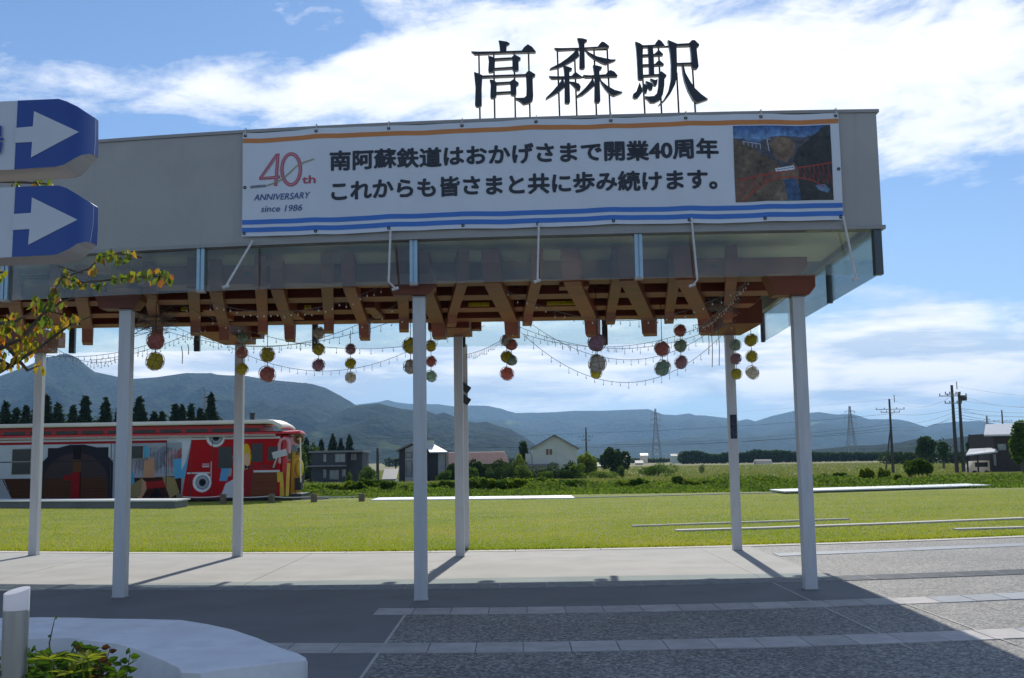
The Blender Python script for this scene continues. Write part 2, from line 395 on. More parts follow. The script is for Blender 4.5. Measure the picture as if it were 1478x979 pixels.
m, q = newmat('frosted_roof_panel'); d = q.n('ShaderNodeBsdfPrincipled', {'Base Color': (.8, .8, .5, 1), 'Roughness': .7}); t = q.n('ShaderNodeBsdfTranslucent', {'Color': (.92, .92, .5, 1)})
x = q.n('ShaderNodeMixShader', {0: .12}); q.t.links.new(d.outputs[0], x.inputs[1]); q.t.links.new(t.outputs[0], x.inputs[2]); M['ceil'] = fin(m, q, x)
M['glass'] = glassmat('strip_glass', (.86, .90, .88), 1.5, .8, dust=.045)
M['glass2'] = glassmat('clear_glass', (.88, .95, .95), 1.45, .8, dust=.03)
M['rope'] = pmat('white_rope', (.62, .6, .58), .7, .1, 20)
M['wire'] = pmat('wire_black', (.02, .02, .025), .5, .1, 5)
M['fairy'] = pmat('fairy_cable', (.20, .17, .15), .6, .2, 5)
M['bulb'] = pmat('fairy_bulb', (.65, .62, .56), .3, .1, 5)
M['rattan'] = pmat('rattan', (.26, .17, .10), .6, .3, 20)
for k, c in dict(pink=(.80, .34, .31), yellow=(.78, .70, .08), teal=(.52, .70, .60), white=(.80, .76, .70), purple=(.62, .40, .52)).items():
    m, q = newmat('paper_'+k); tc = q.n('ShaderNodeTexCoord').outputs['Object']
    n = q.n('ShaderNodeTexVoronoi', {'Vector': tc, 'Scale': 22.0})
    cc = q.mix(q.ramp(n.outputs['Distance'], [(0, 0.0), (.6, 1.0)]), tuple(x*.6 for x in c), c)
    d = q.n('ShaderNodeBsdfPrincipled', {'Base Color': cc, 'Roughness': .8}); t = q.n('ShaderNodeBsdfTranslucent', {'Color': cc})
    x = q.n('ShaderNodeMixShader', {0: .6}); q.t.links.new(d.outputs[0], x.inputs[1]); q.t.links.new(t.outputs[0], x.inputs[2]); M[k] = fin(m, q, x)
M['banner'] = pmat('banner_vinyl', (.62, .66, .72), .5, .03, 1.5, .04, 8)
M['b_orange'] = pmat('print_orange', (.55, .20, .05), .5, .04, 3)
M['b_blue'] = pmat('print_blue', (.035, .16, .52), .5, .04, 3)
M['b_ink'] = pmat('print_ink', (.018, .022, .038), .5, .05, 3)
M['b_navy'] = pmat('print_navy', (.04, .09, .26), .5, .04, 3)
M['b_red'] = pmat('print_wine', (.40, .07, .11), .5, .04, 3)
M['b_rose'] = pmat('print_rose', (.52, .20, .24), .5, .04, 3)
M['b_olive'] = pmat('print_olive', (.30, .30, .18), .5, .04, 3)
M['print'] = printmat('vinyl_print'); M['livery'] = printmat('train_livery', .45, .12)
M['signblue'] = pmat('sign_blue', (.010, .050, .26), .3, .03, 3)
M['signwhite'] = pmat('sign_white', (.50, .54, .60), .35, .03, 3)
M['signside'] = pmat('sign_edge_grey', (.42, .40, .38), .4, .05, 5)
m, q = newmat('milky_acrylic'); d = q.n('ShaderNodeBsdfPrincipled', {'Base Color': (.92, .92, .95, 1), 'Roughness': .25}); t = q.n('ShaderNodeBsdfTranslucent', {'Color': (.95, .93, .97, 1)})
x = q.n('ShaderNodeMixShader', {0: .35}); q.t.links.new(d.outputs[0], x.inputs[1]); q.t.links.new(t.outputs[0], x.inputs[2]); M['acryl'] = fin(m, q, x)
M['brushed'] = pmat('brushed_metal', (.42, .42, .40), .35, .08, 3, metal=.7, stretch=(8, 8, .3))
M['soil'] = pmat('planter_soil', (.05, .04, .03), .95, .3, 8, .5, 30)

# ------------------------------------------------------------ terrain
def gz(y):                                  # level of the land at distance y
    if y < 52: return 0.0
    t = min(1, (y-52)/110); return -1.55*t*t*(3-2*t)-.5*min(1, max(0, (y-160)/500))
ys = [-40, 0, 20, 40, 52]+[52+110*i/12 for i in range(1, 13)]+[200, 300, 450, 700, 1200, 2500, 5000, 9400]
xs = [-9000, -4000, -1500, -600, -250, -100, -50, 0, 50, 100, 250, 600, 1500, 4000, 9000]
g = MB(); nx = len(xs)
g.v = [(x, y, gz(y)-.06) for y in ys for x in xs]
g.f = [(j*nx+i, j*nx+i+1, (j+1)*nx+i+1, (j+1)*nx+i) for j in range(len(ys)-1) for i in range(nx-1)]
ground = g.build('ground', M['field'], smooth=True, kind='structure')
# kerb line between plaza and lawn: a long gentle arc
KX = np.linspace(-24, 24, 49)
kp = [G(-150, 796), G(0, 793.5), G(350, 796.5), G(700, 796), G(1065, 789), G(1478, 773.5), G(1650, 765)]
kc = np.polyfit([p.x for p in kp], [p.y for p in kp], 2)
def kerb_y(x): return float(np.polyval(kc, max(-14, min(14, x))))
def strip(name, fa, fb, z0, z1, xs, mat, parent=None, **t):      # arc-shaped strip from line fa to fb
    m = MB()
    for x in xs:
        m.v += [(x, fa(x), z0), (x, fa(x), z1), (x, fb(x), z1), (x, fb(x), z0)]
    for i in range(len(xs)-1):
        a = 4*i; b = a+4
        m.f += [(a, b, b+1, a+1), (a+1, b+1, b+2, a+2), (a+2, b+2, b+3, a+3), (a, a+3, b+3, b)]
    e = 4*(len(xs)-1); m.f += [(0, 1, 2, 3), (e, e+3, e+2, e+1)]
    return m.build(name, mat, parent, **t)
plaza = strip('plaza', lambda x: -12.0, lambda x: kerb_y(x)-.30, -.05, 0.0, list(KX), M['agg'], kind='structure')
lawn_l = strip('lawn', lambda x: kerb_y(x), lambda x: 60.0, -.05, .01, [-70, -40]+list(KX)+[40, 70], M['lawn'], kind='structure')
kerb = thing('kerb', 'long pale concrete kerb edging the lawn behind the canopy', 'kerb', (0, kerb_y(0), 0))
kx = np.arange(-15, 15.1, 1.5)
for i in range(len(kx)-1):
    strip('kerb_stone', lambda x: kerb_y(x)-.295, lambda x: kerb_y(x)-.005, -.04, .012, list(np.linspace(kx[i]+.006, kx[i+1]-.006, 3)), M['kerb'], kerb)
# drain line
dp = [G(-100, 848), G(0, 845), G(500, 847.5), G(860, 845.5), G(1150, 837), G(1478, 825.5), G(1600, 820)]
dc = np.polyfit([p.x for p in dp], [p.y for p in dp], 2)
def drain_y(x): return float(np.polyval(dc, max(-9, min(9, x))))
# smooth concrete slabs under the canopy, laid on the aggregate
def slab(name, poly, mat, z1=.005, z0=-.02):
    m = MB(); m.prism([(x, y, z0) for x, y in poly], (0, 0, z1-z0)); return m.build(name, mat, plaza)
XA, XB, XL = 3.24, 4.15, -1.1
def arcpts(f, a, b, off=0, n=14): return [(x, f(x)+off) for x in np.linspace(a, b, n)]
s1p = [G(545, 878.5), G(900, 876.2), G(1200, 865.5), G(1478, 856.4)]; s1c = np.polyfit([p.x for p in s1p], [p.y for p in s1p], 2)
s2p = [G(430, 929.2), G(900, 926.3), G(1200, 916.9), G(1478, 907.5)]; s2c = np.polyfit([p.x for p in s2p], [p.y for p in s2p], 2)
def s1y(x): return float(np.polyval(s1c, max(-3, min(7, x))))
def s2y(x): return float(np.polyval(s2c, max(-3.5, min(6, x))))
back = arcpts(kerb_y, XB-.02, -15, -.302)
for a, b in ((-15, -11.2), (-11.19, -7.4), (-7.39, -3.6), (-3.59, XA-.012)):
    slab('concrete_slab', arcpts(drain_y, a, b, .28)+arcpts(kerb_y, b, a, -.302), M['conc'])
slab('concrete_slab', arcpts(drain_y, XA+.012, XB-.012, .28)+arcpts(kerb_y, XB-.012, XA+.012, -.302), M['conc'])
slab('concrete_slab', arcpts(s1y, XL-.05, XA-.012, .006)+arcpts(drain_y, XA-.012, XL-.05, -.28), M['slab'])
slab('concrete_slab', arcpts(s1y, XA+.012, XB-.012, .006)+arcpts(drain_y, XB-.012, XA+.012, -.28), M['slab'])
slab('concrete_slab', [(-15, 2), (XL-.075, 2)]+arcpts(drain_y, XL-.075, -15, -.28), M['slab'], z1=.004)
for x, y0, y1 in ((XA, 7.0, 19.3), (XB, 8.5, 19.4)):
    y1 = kerb_y(x)-.31
    MB().box(x-.009, x+.009, s1y(x)-3.0, drain_y(x)-.28, -.01, .0075).build('joint_strip', M['joint'], plaza)
    MB().box(x-.009, x+.009, drain_y(x)+.28, y1, -.01, .0075).build('joint_strip', M['joint'], plaza)
MB().box(XL-.074, XL-.05, 5, s1y(XL)-.54, -.01, .0075).build('joint_strip', M['joint'], plaza)
def pavers(fy, xa, xb, pitch, depth, mat, z=.008, skip=()):
    n = int((xb-xa)/pitch)
    for i in range(n):
        a = xa+i*pitch+.005; b = a+pitch-.010; zz = z+random.uniform(-.0015, .0015)
        MB().prism([(a, fy(a)-depth+.01, -.01), (b, fy(b)-depth+.01, -.01), (b, fy(b)-.008, -.01), (a, fy(a)-.008, -.01)], (0, 0, zz+.01)).build('paver', mat if a < 4.4 or mat is M['paver2'] else M['paver2'], plaza)
pavers(s1y, G(548, 880).x-.02, 8.6, .405, .50, M['paver'])
pavers(s2y, -4.4, 7.6, .405, .50, M['paver'])
MB().box(-1.6, 9, 3, 3.02, -.01, .001)
s3 = [G(1120, 799), G(1300, 792.5), G(1478, 784)]; s3c = np.polyfit([p.x for p in s3], [p.y for p in s3], 1)
pavers(lambda x: float(np.polyval(s3c, x)), XB+.05, 12.5, 1.2, .5, M['paver2'])
# drain grate
dr = thing('drain_grate', 'dark slotted steel drain grate running across the plaza', 'drain', (0, drain_y(0), 0))
DX = list(np.linspace(-14, 14, 57))
strip('drain_channel', lambda x: drain_y(x)-.275, lambda x: drain_y(x)+.275, -.02, .002, DX, M['dark'], dr)
for k in range(10):
    o = -.252+k*.056
    strip('grate_bar', lambda x, o=o: drain_y(x)+o-.008, lambda x, o=o: drain_y(x)+o+.008, 0.0, .010, DX, M['grate'], dr)
cb = MB()
for x in np.arange(-14, 14, .6): cb.box(x-.006, x+.006, drain_y(x)-.27, drain_y(x)+.27, 0, .0085)
cb.build('cross_bars', M['grate'], dr, kind='stuff')
# stone strips sunk in the lawn
def lawn_strip(pts, wd, lab):
    m = MB(); n = len(pts)
    for i in range(n-1):
        a = G(*pts[i]); b = G(*pts[i+1]); m.prism([(a.x, a.y-wd/2, 0), (b.x, b.y-wd/2, 0), (b.x, b.y+wd/2, 0), (a.x, a.y+wd/2, 0)], (0, 0, .05))
    o = m.build('stone_strip', M['kerb']); tag(o, lab, 'stone strip')
lawn_strip([(975, 768), (1100, 764.5), (1290, 757.5), (1478, 750)], .30, 'pale stone strip sunk in the lawn just behind the right posts')
lawn_strip([(1378, 766.5), (1478, 763.5)], .22, 'short stone strip in the lawn at the far right by the kerb')
lawn_strip([(912, 761.5), (1060, 756.5), (1225, 751)], .14, 'thin stone line half overgrown in the lawn')
lawn_strip([(730, 722), (900, 718), (1130, 712)], .12, 'thin pale line in the far lawn between the white slabs')
# ------------------------------------------------------------ canopy
fp = [(4.27, 12.0), (2.2, 12.03), (0, 12.13), (-1.6, 12.2), (-3.1, 12.4), (-4.95, 12.72), (-7.5, 13.25)]
fcx = np.polyfit([p[0] for p in fp], [p[1] for p in fp], 3)
def fy(x): return float(np.polyval(fcx, x))
def onF(px, py, off=0.0):                    # where the view line meets the curved fascia
    d = 12.0
    for _ in range(30):
        p = P(px, py, d); d = fy(max(-8, min(5, p.x)))+off
    return P(px, py, d)
ZT, ZB, ZG = 5.555, 4.16, 3.645
XR = 4.27; BK = 19.25; XB_ = 4.60; XLFT = -11.0
cano = thing('station_canopy', 'wide grey station canopy on white posts with a timber grid underneath', 'canopy', (0, 13, 0))
def lim(x): return fy(max(-8.5, x))+(0 if x > -8.5 else (x+8.5)*-.35)
FX = list(np.linspace(XLFT, XR, 60))
strip('fascia', lambda x: lim(x), lambda x: lim(x)+.12, ZB+.045, ZT-.02, FX, M['fascia'], cano)
strip('top_cap', lambda x: lim(x)-.02, lambda x: lim(x)+.2, ZT-.018, ZT+.02, FX+[XR+.03], M['trim'], cano)
strip('bottom_trim', lambda x: lim(x)-.03, lambda x: lim(x)+.14, ZB, ZB+.043, FX+[XR+.03], M['trim'], cano)
def yt(x): return BK
# side and back fascia
def side(x0, x1, y0, y1, z0, z1, mat, nm): MB().box(x0, x1, y0, y1, z0, z1).build(nm, mat, cano)
MB().prism([(XR-.122, lim(XR)+.125, ZB+.002), (XR-.002, lim(XR)+.125, ZB+.002), (XB_, BK, ZB+.002), (XB_-.12, BK, ZB+.002)], (0, 0, ZT-.022-ZB)).build('side_fascia', M['fascia'], cano)
side(XLFT, XB_-.123, BK-.12, BK, ZB+.002, ZT-.02, M['fascia'], 'back_fascia')
def roofsheet(nm, y0f, y1, za, zb, mat, inset=.124):
    ed = [(x, y0f(x)) for x in FX[:-1]]+[(XR-inset+(XB_-XR)/(BK-lim(XR))*(y0f(XR)-lim(XR)), y0f(XR))]
    k = (XB_-XR)/(BK-lim(XR)); ed += [(XR-inset+k*(y1-lim(XR)), y1), (XLFT, y1)]
    MB().prism([(x, y, za) for x, y in ed], (0, 0, zb-za)).build(nm, mat, cano)
roofsheet('roof_deck', lambda x: 14.42, BK-.122, ZT-.10, ZT-.03, M['trim'])
roofsheet('ceiling_panel', lambda x: lim(x)+.125, 14.40, 4.235, 4.255, M['ceil'])
strip('ceiling_boards', lambda x: 14.41, lambda x: BK-.13, 4.16, 4.22, [XLFT, -5, 0, 3.9], M['board'], cano)
# glass strip below the fascia
gb = [-40, 8, 290, 597, 922, 1272]
mxs = [XLFT]+[onF(px, 380, .02).x for px in gb[1:-1]]+[XR-.03]
for i in range(len(mxs)-1):
    a, b = mxs[i]+.045, mxs[i+1]-.045
    strip('glass_pane', lambda x: lim(x)+.05, lambda x: lim(x)+.06, ZG, ZB-.002, list(np.linspace(a, b, 12)), M['glass'], cano)
for x in mxs[1:-1]:
    y = lim(x)
    MB().box(x-.045, x-.008, y+.0, y+.09, ZG+.01, ZB-.003).box(x+.008, x+.045, y+.0, y+.09, ZG+.01, ZB-.003).box(x-.008, x+.008, y+.02, y+.08, ZG+.01, ZB-.003).build('mullion', M['alu'], cano)
    MB().box(x-.047, x+.047, y-.004, y+.1, ZG-.015, ZG+.008).build('mullion_foot', M['white'], cano)
MB().box(XR-.10, XR-.012, lim(XR)+.0, lim(XR)+.10, ZG-.01, ZB-.004).build('corner_mullion', M['mull_dark'], cano)
sy = [lim(XR)+.10, 14.3, 16.4, BK-.1]
SX = lambda y: XR-.05+(XB_-XR)/(BK-lim(XR))*(y-lim(XR))
for a, b in zip(sy[:-1], sy[1:]):
    MB().prism([(SX(a+.03), a+.03, ZG), (SX(b-.03), b-.03, ZG), (SX(b-.03)+.01, b-.03, ZG), (SX(a+.03)+.01, a+.03, ZG)], (0, 0, ZB-.002-ZG)).build('glass_pane', M['glass2'], cano)
for y in sy[1:]: MB().box(SX(y)-.04, SX(y)+.03, y-.022, y+.022, ZG-.01, ZB-.002).build('side_mullion', M['mull_dark'], cano)
bxs = [XLFT]+[P(px, 490, BK-.05).x for px in (105, 285, 455, 668, 873)]+[XB_-.1]
for a, b in zip(bxs[:-1], bxs[1:]): MB().box(a+.03, b-.03, BK-.07, BK-.06, ZG, ZB-.001).build('glass_pane', M['glass2'], cano)
for x in bxs[1:-1]: MB().box(x-.05, x+.05, BK-.1, BK-.02, ZG-.01, ZB-.001).build('back_mullion', M['mull_dark'], cano)
# posts
PW = .148
def post(px, py, ztop, name='post', w_=PW):
    p = G(px, py, 0); o = MB().box(p.x-w_/2, p.x+w_/2, p.y, p.y+w_, 0.006, ztop).build(name, M['post'], cano, bevel=.006)
    MB().box(p.x-w_/2-.012, p.x+w_/2+.012, p.y-.012, p.y+w_+.012, .002, .014).build('base_plate', M['trim'], o)
    MB().box(p.x-w_/2-.004, p.x+w_/2+.004, p.y-.004, p.y+w_+.004, ztop-.02, ztop+.0).build('cap_plate', M['trim'], o)
    return p
fposts = [post(170, 864, 3.54), post(607, 868, 3.54), post(1172, 852, 3.54)]
bposts = [post(46, 802.5, 3.70), post(341, 804.5, 3.70), post(664, 804.5, 3.70), post(1065.5, 795, 3.70)]
p2 = P(673, 798, bposts[2].y+1.3); MB().box(p2.x-.055, p2.x+.055, p2.y, p2.y+.11, 0.006, 3.70).build('post', M['post'], cano, bevel=.005)
# timber
PB = 3.80
XE = 3.66
for i, y in enumerate((12.95, 14.15, 15.35, 16.5)):
    m = MB(); w_ = .46; h = .23
    x0_ = XLFT if i else -4.6
    m.prism([(x0_, y, PB), (XE-.10, y, PB), (XE, y, PB+.12), (XE, y, PB+h), (x0_, y, PB+h)], (0, w_, 0))
    m.build('purlin', M['timberx'], cano, bevel=.008)
    bo = MB()
    for x in np.arange(-10.4 if i else -4.4, 3.6, 1.15): bo.tube([(x+.1*i, y-.012, PB+.12), (x+.1*i, y+.01, PB+.12)], .035, 8)
    bo.build('bolt_heads', M['black'], cano, kind='stuff')
# a short bracket beam over every front and back post
for p in fposts: MB().prism([(p.x-.40, p.y-.06, PB-.002), (p.x-.30, p.y-.06, 3.545), (p.x+.12, p.y-.06, 3.545), (p.x+.20, p.y-.06, 3.64), (p.x+.20, p.y-.06, PB-.002)], (0, .27, 0)).build('bracket', M['timberx'], cano, bevel=.006)
for p in bposts:
    MB().prism([(p.x-.32, 16.93, PB-.05), (p.x-.32, 16.93, 3.705), (p.x+.24, 16.93, 3.705), (p.x+.24, 16.93, PB+.3), (p.x-.32, 16.93, PB+.3)], (0, p.y+.25-16.93, 0)).build('bracket', M['timber'], cano, bevel=.006)
    MB().prism([(p.x-.5, p.y-.1, PB+.28), (p.x-.5, p.y-.1, PB), (p.x+.4, p.y-.1, PB), (p.x+.4, p.y-.1, PB+.28)], (0, .3, 0)).build('bracket', M['timberx'], cano)
RB = 3.70
def rib(xn, xt, yn, ytl, z0, z1, w_=.13, tail=3.52):
    yn = max(yn, lim(xn)+.30); a = Vector((xn, yn, 0)); b = Vector((xt, ytl, 0)); d = (b-a).normalized(); r = Vector((-d.y, d.x, 0))*w_/2; L = (b-a).length
    prof = [(0, z1), (0, z0+.22), (.25, z0+.02), (.5, z0), (L-.75, z0), (L-.55, tail), (L-.12, tail), (L, tail+.16), (L, z1-.1), (L-1.6, z1)]
    pts = [a+d*s_+r+Vector((0, 0, z)) for s_, z in prof]
    MB().prism(pts, -2*r).build('rib', M['timber'], cano, bevel=.006)
tails = [30, 127, 228, 325, 420, 528, 636, 742, 858, 940, 1022, 1086]
TY = 17.05
def near(px, off=.32):
    d = 12.5
    for _ in range(6): d = max(12.45, lim(P(px, 350, d).x)+off)
    return P(px, 350, d).x, d
for i, t in enumerate(tails):
    if i == 11: continue
    lean = float(np.interp(t, [127, 325, 420, 740, 1022], [15, 24, 36, 60, 66]))
    xt = P(t, 500, TY).x
    if t < 600:
        rib(near(t-lean*.6)[0], xt, near(t-lean)[1], TY, RB, 4.09, .155)
        rib(near(t+52)[0], P(t+56, 490, TY-.3).x, near(t+52)[1], TY-.36, RB+.05, 4.12, .15, 3.60)
        MB().prism([(xt+.30, 14.7, 3.73), (xt+.45, 14.7, 3.73), (xt+.45, 14.7, 4.1), (xt+.30, 14.7, 4.1)], (0, 1.15, 0)).build('blocking', M['timber'], cano, bevel=.005)
    else:
        rib(P(t-lean*.58, 350, 12.45).x, xt, 12.45, TY, RB, 4.09, .21)
        rib(P(t+33, 350, 12.5).x, xt+.20, 12.5, TY-.62, RB+.04, 4.11, .14, 3.64)
# long front edge beam end at the right and two yellow strips on the purlins
for (a, b, c) in ((P(676, 428.5, 15.34), P(706, 426.3, 15.34), 0), (P(789, 426.5, 15.34), P(840, 421, 15.34), 0), (P(263, 441, 15.34), P(272, 440, 15.34), 0), (P(440, 436, 15.34), P(449, 435.5, 15.34), 0)):
    MB().box(a.x, b.x, 15.28, 15.345, PB+.02, PB+.07).build('yellow_strip', M['yellow'], cano)
# ------------------------------------------------------------ rooftop sign
sg = thing('station_name_sign', 'three big black serif characters standing on thin rods along the roof edge', 'sign', (1.0, 12.4, ZT))
def zpts(poly, ox, oy, sc, d): return [P(ox+x/sc, oy+y/sc, d) for x, y in poly]
K1 = [[(350,65),(440,78),(475,97),(440,120),(438,190),(365,190),(360,120)],
 [(40,188),(110,192),(360,188),(610,180),(640,140),(680,108),(730,140),(770,190),(770,197),(440,206),(80,222)],
 [(230,238),(275,248),(305,268),(310,270),(305,395),(290,415),(245,425),(232,405),(238,300)],
 [(300,266),(505,256),(505,273),(300,286)],
 [(500,250),(540,228),(600,262),(598,275),(575,290),(578,390),(560,405),(515,402),(505,385),(505,300)],
 [(300,376),(510,362),(510,379),(300,393)],
 [(70,422),(130,440),(175,465),(165,480),(158,600),(160,790),(140,812),(100,812),(82,795),(88,600)],
 [(165,462),(650,445),(655,462),(165,482)],
 [(650,445),(690,402),(765,448),(765,460),(735,480),(738,600),(742,690),(735,740),(700,768),(630,785),(590,750),(525,712),(560,715),(640,712),(662,690),(665,600),(660,470)],
 [(248,508),(290,512),(328,540),(325,690),(305,712),(268,715),(255,700),(260,560)],
 [(320,538),(480,530),(480,546),(320,558)],
 [(478,530),(520,502),(578,545),(575,558),(550,575),(552,665),(535,682),(495,680),(485,665),(483,580)],
 [(320,648),(485,638),(485,656),(320,666)]]
K2 = [[(378,38),(440,42),(490,58),(488,70),(460,88),(460,150),(465,370),(450,385),(415,385),(402,370),(405,180),(395,100)],
 [(118,150),(200,152),(390,148),(610,135),(630,105),(658,78),(690,88),(740,130),(740,140),(460,160),(150,178)],
 [(385,150),(400,235),(340,285),(240,340),(150,375),(65,392),(75,378),(180,325),(260,270),(330,210)],
 [(462,165),(520,205),(600,245),(700,268),(760,280),(815,280),(800,292),(700,332),(650,315),(560,265),(500,215)],
 [(58,468),(150,472),(230,470),(315,465),(340,435),(365,425),(425,470),(425,482),(90,497)],
 [(220,352),(265,358),(320,380),(318,395),(288,410),(290,500),(298,755),(285,775),(245,775),(235,760),(235,500),(228,400)],
 [(215,475),(240,580),(180,635),(100,685),(20,730),(25,712),(90,650),(150,580),(190,530)],
 [(290,530),(340,535),(400,555),(418,590),(410,620),(385,625),(360,605),(330,570)],
 [(445,455),(520,460),(700,448),(725,415),(755,400),(800,420),(835,462),(830,472),(470,482)],
 [(555,345),(600,348),(658,365),(655,380),(628,400),(630,480),(640,745),(625,765),(585,765),(572,750),(575,500),(565,400)],
 [(555,480),(575,565),(510,625),(440,680),(370,705),(375,690),(430,640),(480,590),(530,525)],
 [(630,480),(660,530),(720,580),(800,625),(890,648),(880,655),(790,690),(740,660),(690,600),(650,540)]]
K3 = [[(98,80),(150,100),(192,128),(185,250),(192,515),(175,530),(140,528),(130,510),(120,300),(110,160)],
 [(185,125),(330,118),(335,100),(372,55),(405,75),(445,125),(440,137),(185,147)],
 [(245,130),(305,140),(318,300),(322,470),(262,470),(255,250)],
 [(185,232),(320,228),(375,178),(425,228),(425,240),(185,254)],
 [(190,348),(330,345),(378,295),(435,345),(435,357),(190,370)],
 [(190,473),(380,462),(385,482),(190,492)],
 [(378,445),(405,430),(465,475),(465,490),(442,505),(440,600),(425,700),(390,765),(330,795),(280,798),(240,755),(200,725),(260,728),(320,722),(355,690),(372,600)],
 [(148,562),(165,600),(185,660),(160,700),(130,740),(95,750),(70,730),(72,700),(110,670)],
 [(190,575),(230,590),(245,625),(235,680),(210,682),(190,665),(182,620)],
 [(222,545),(270,560),(308,590),(300,640),(275,648),(250,620)],
 [(275,515),(330,535),(362,525),(355,580),(340,598),(318,590),(300,555)],
 [(482,62),(540,85),(600,110),(585,150),(590,350),(590,480),(570,580),(520,680),(450,770),(370,838),(372,828),(430,770),(490,660),(520,520),(522,350),(510,200)],
 [(590,108),(735,100),(740,127),(590,132)],
 [(730,100),(768,62),(800,65),(852,115),(850,130),(820,150),(830,250),(845,375),(825,398),(785,395),(765,370),(755,200),(745,120)],
 [(590,333),(765,326),(765,351),(590,352)],
 [(650,350),(672,372),(690,450),(740,540),(800,630),(880,705),(955,758),(830,800),(780,760),(720,650),(680,540),(660,440)]]
SD = 12.36
for K, (ox, oy, sc), lab in ((K1, (675, 50, 7.829), 'left character'), (K2, (785, 50, 7.835), 'middle character'), (K3, (905, 50, 8.158), 'right character')):
    m = MB(); e = MB()
    for j, poly in enumerate(K):
        m.prism(zpts(poly, ox, oy, sc, SD+.0017*j), (0, .012, 0))
        e.prism(zpts(poly, ox, oy, sc, SD+.0017*j+.013), (0, .062+.0011*j, 0))
    ch = m.build('character', M['letter'], sg); e.build('character_return', M['signside'], ch)
for (ox, oy, sc, L) in ((675, 50, 7.829, [((127,215),(140,960)),((295,235),(307,950)),((525,220),(540,945)),((688,205),(705,935))]),
                        (785+0, 50, 7.835, [((152,180),(180,925)),((348,250),(375,915)),((567,170),(597,912)),((715,150),(753,905))]),
                        (905, 50, 8.158, [((185,500),(215,930)),((370,150),(410,925)),((585,450),(613,920)),((770,380),(810,918))])):
    for a, b in L:
        q0 = P(ox+a[0]/sc, oy+a[1]/sc, SD+.09); q1 = P(ox+b[0]/sc, oy+b[1]/sc, SD+.09)
        MB().tube([(q0.x, q0.y, q0.z), (q1.x, q1.y, ZT-.02)], .0115, 6).build('support_rod', M['black'], sg)
for (ox, oy, sc, a, b) in ((675, 50, 7.829, (127, 222), (688, 208)), (785, 50, 7.835, (152, 182), (720, 168)), (905, 50, 8.158, (330, 150), (770, 135)), (675, 50, 7.829, (110, 478), (690, 468)), (785, 50, 7.835, (160, 490), (735, 478))):
    MB().beam(P(ox+a[0]/sc, oy+a[1]/sc, SD+.09), P(ox+b[0]/sc, oy+b[1]/sc, SD+.09), .02, .02).build('support_rail', M['black'], sg)
# ------------------------------------------------------------ banner
bn = thing('banner', 'long white anniversary banner lashed to the canopy fascia', 'banner', (0, 12.05, 4.26))
bx0, bx1 = onF(350.5, 265, -.03).x, onF(1213, 240, -.03).x
BZ0, BZ1 = 4.262, 5.53
def bpos(x, z, off=0.0):
    u = (x-bx0)/(bx1-bx0)
    wv = .010*sin(x*5.1)*sin(z*3)+.006*sin(x*13+z*5)
    return (x, fy(x)-.05+wv-off, z+.012*sin(x*2.9+1)*((z-BZ0)/1.2-.5)-.008*abs(sin((x-bx0)/(bx1-bx0)*8*pi)))
def bgrid(xa, xb, za, zb, off, nx_=160, nz=24):
    X_ = np.linspace(xa, xb, nx_); Z_ = np.linspace(za, zb, nz); m = MB()
    m.v = [bpos(x, z, off) for z in Z_ for x in X_]
    m.f = [(j*nx_+i, j*nx_+i+1, (j+1)*nx_+i+1, (j+1)*nx_+i) for j in range(nz-1) for i in range(nx_-1)]
    return m
sheet = bgrid(bx0, bx1, BZ0, BZ1, 0).build('sheet', M['banner'], bn, smooth=True)
def bz(px, py): return onF(px, py, -.05)
bgrid(bx0+.003, bx1-.003, 5.405, 5.460, .003, 160, 3).build('orange_stripe', M['b_orange'], bn)
bgrid(bx0+.003, bx1-.003, 4.405, 4.462, .003, 160, 3).build('blue_stripe', M['b_blue'], bn)
bgrid(bx0+.003, bx1-.003, 4.310, 4.367, .003, 160, 3).build('blue_stripe', M['b_blue'], bn)
def btext(body, pa, pb, py_mid, hpx, mat, bold=0, shear=0, space=1.0, off=.004, name='lettering', cap=.4):
    a = bz(*pa); b = bz(*pb); size = hpx/F*12.1; zc = (a.z+b.z)/2; bb = bold*size
    offs = [(0, 0), (bb, 0), (-bb, 0), (0, bb), (0, -bb), (bb*.7, bb*.7), (-bb*.7, bb*.7), (bb*.7, -bb*.7), (-bb*.7, -bb*.7)] if bold else [(0, 0)]
    me = None; VV = []; FF = []
    o = text_obj(name, body, mat, bn, size, lambda u, y: (u, 0, y), 0, shear, space=space); base = [tuple(v.co) for v in o.data.vertices]; polys = [tuple(p.vertices) for p in o.data.polygons]
    bpy.data.objects.remove(o)
    for k, (ox, oz) in enumerate(offs):
        n0 = len(VV); VV += [bpos(a.x+(b.x-a.x)*u+ox, zc+y-size*cap+oz, off+.0004*k) for u, _, y in base]; FF += [tuple(i+n0 for i in p) for p in polys]
    me = bpy.data.meshes.new(name); me.from_pydata(VV, [], FF); me.materials.append(mat); return link(name, me, bn)
def btext_old(body, pa, pb, py_mid, hpx, mat, bold=0, shear=0, space=1.0, off=.004, name='lettering', cap=.4):
    a = bz(*pa); b = bz(*pb); size = hpx/F*12.1
    zc = (a.z+b.z)/2
    return text_obj(name, body, mat, bn, size, lambda u, y: bpos(a.x+(b.x-a.x)*u, zc+y-size*cap, off), bold, shear, space=space)
btext('南阿蘇鉄道はおかげさまで開業40周年', (477, 232.5), (1036, 213.5), 0, 31, M['b_ink'], .038, cap=.38)
btext('これからも皆さまと共に歩み続けます。', (479, 272.5), (1034, 261), 0, 31, M['b_ink'], .038, cap=.38)
btext('ANNIVERSARY', (366.5, 284.5), (448, 281.5), 0, 13.5, M['b_navy'], .010, .25, cap=.36)
btext('since 1986', (377, 301.5), (436, 299), 0, 13.5, M['b_navy'], .008, .2, cap=.36)
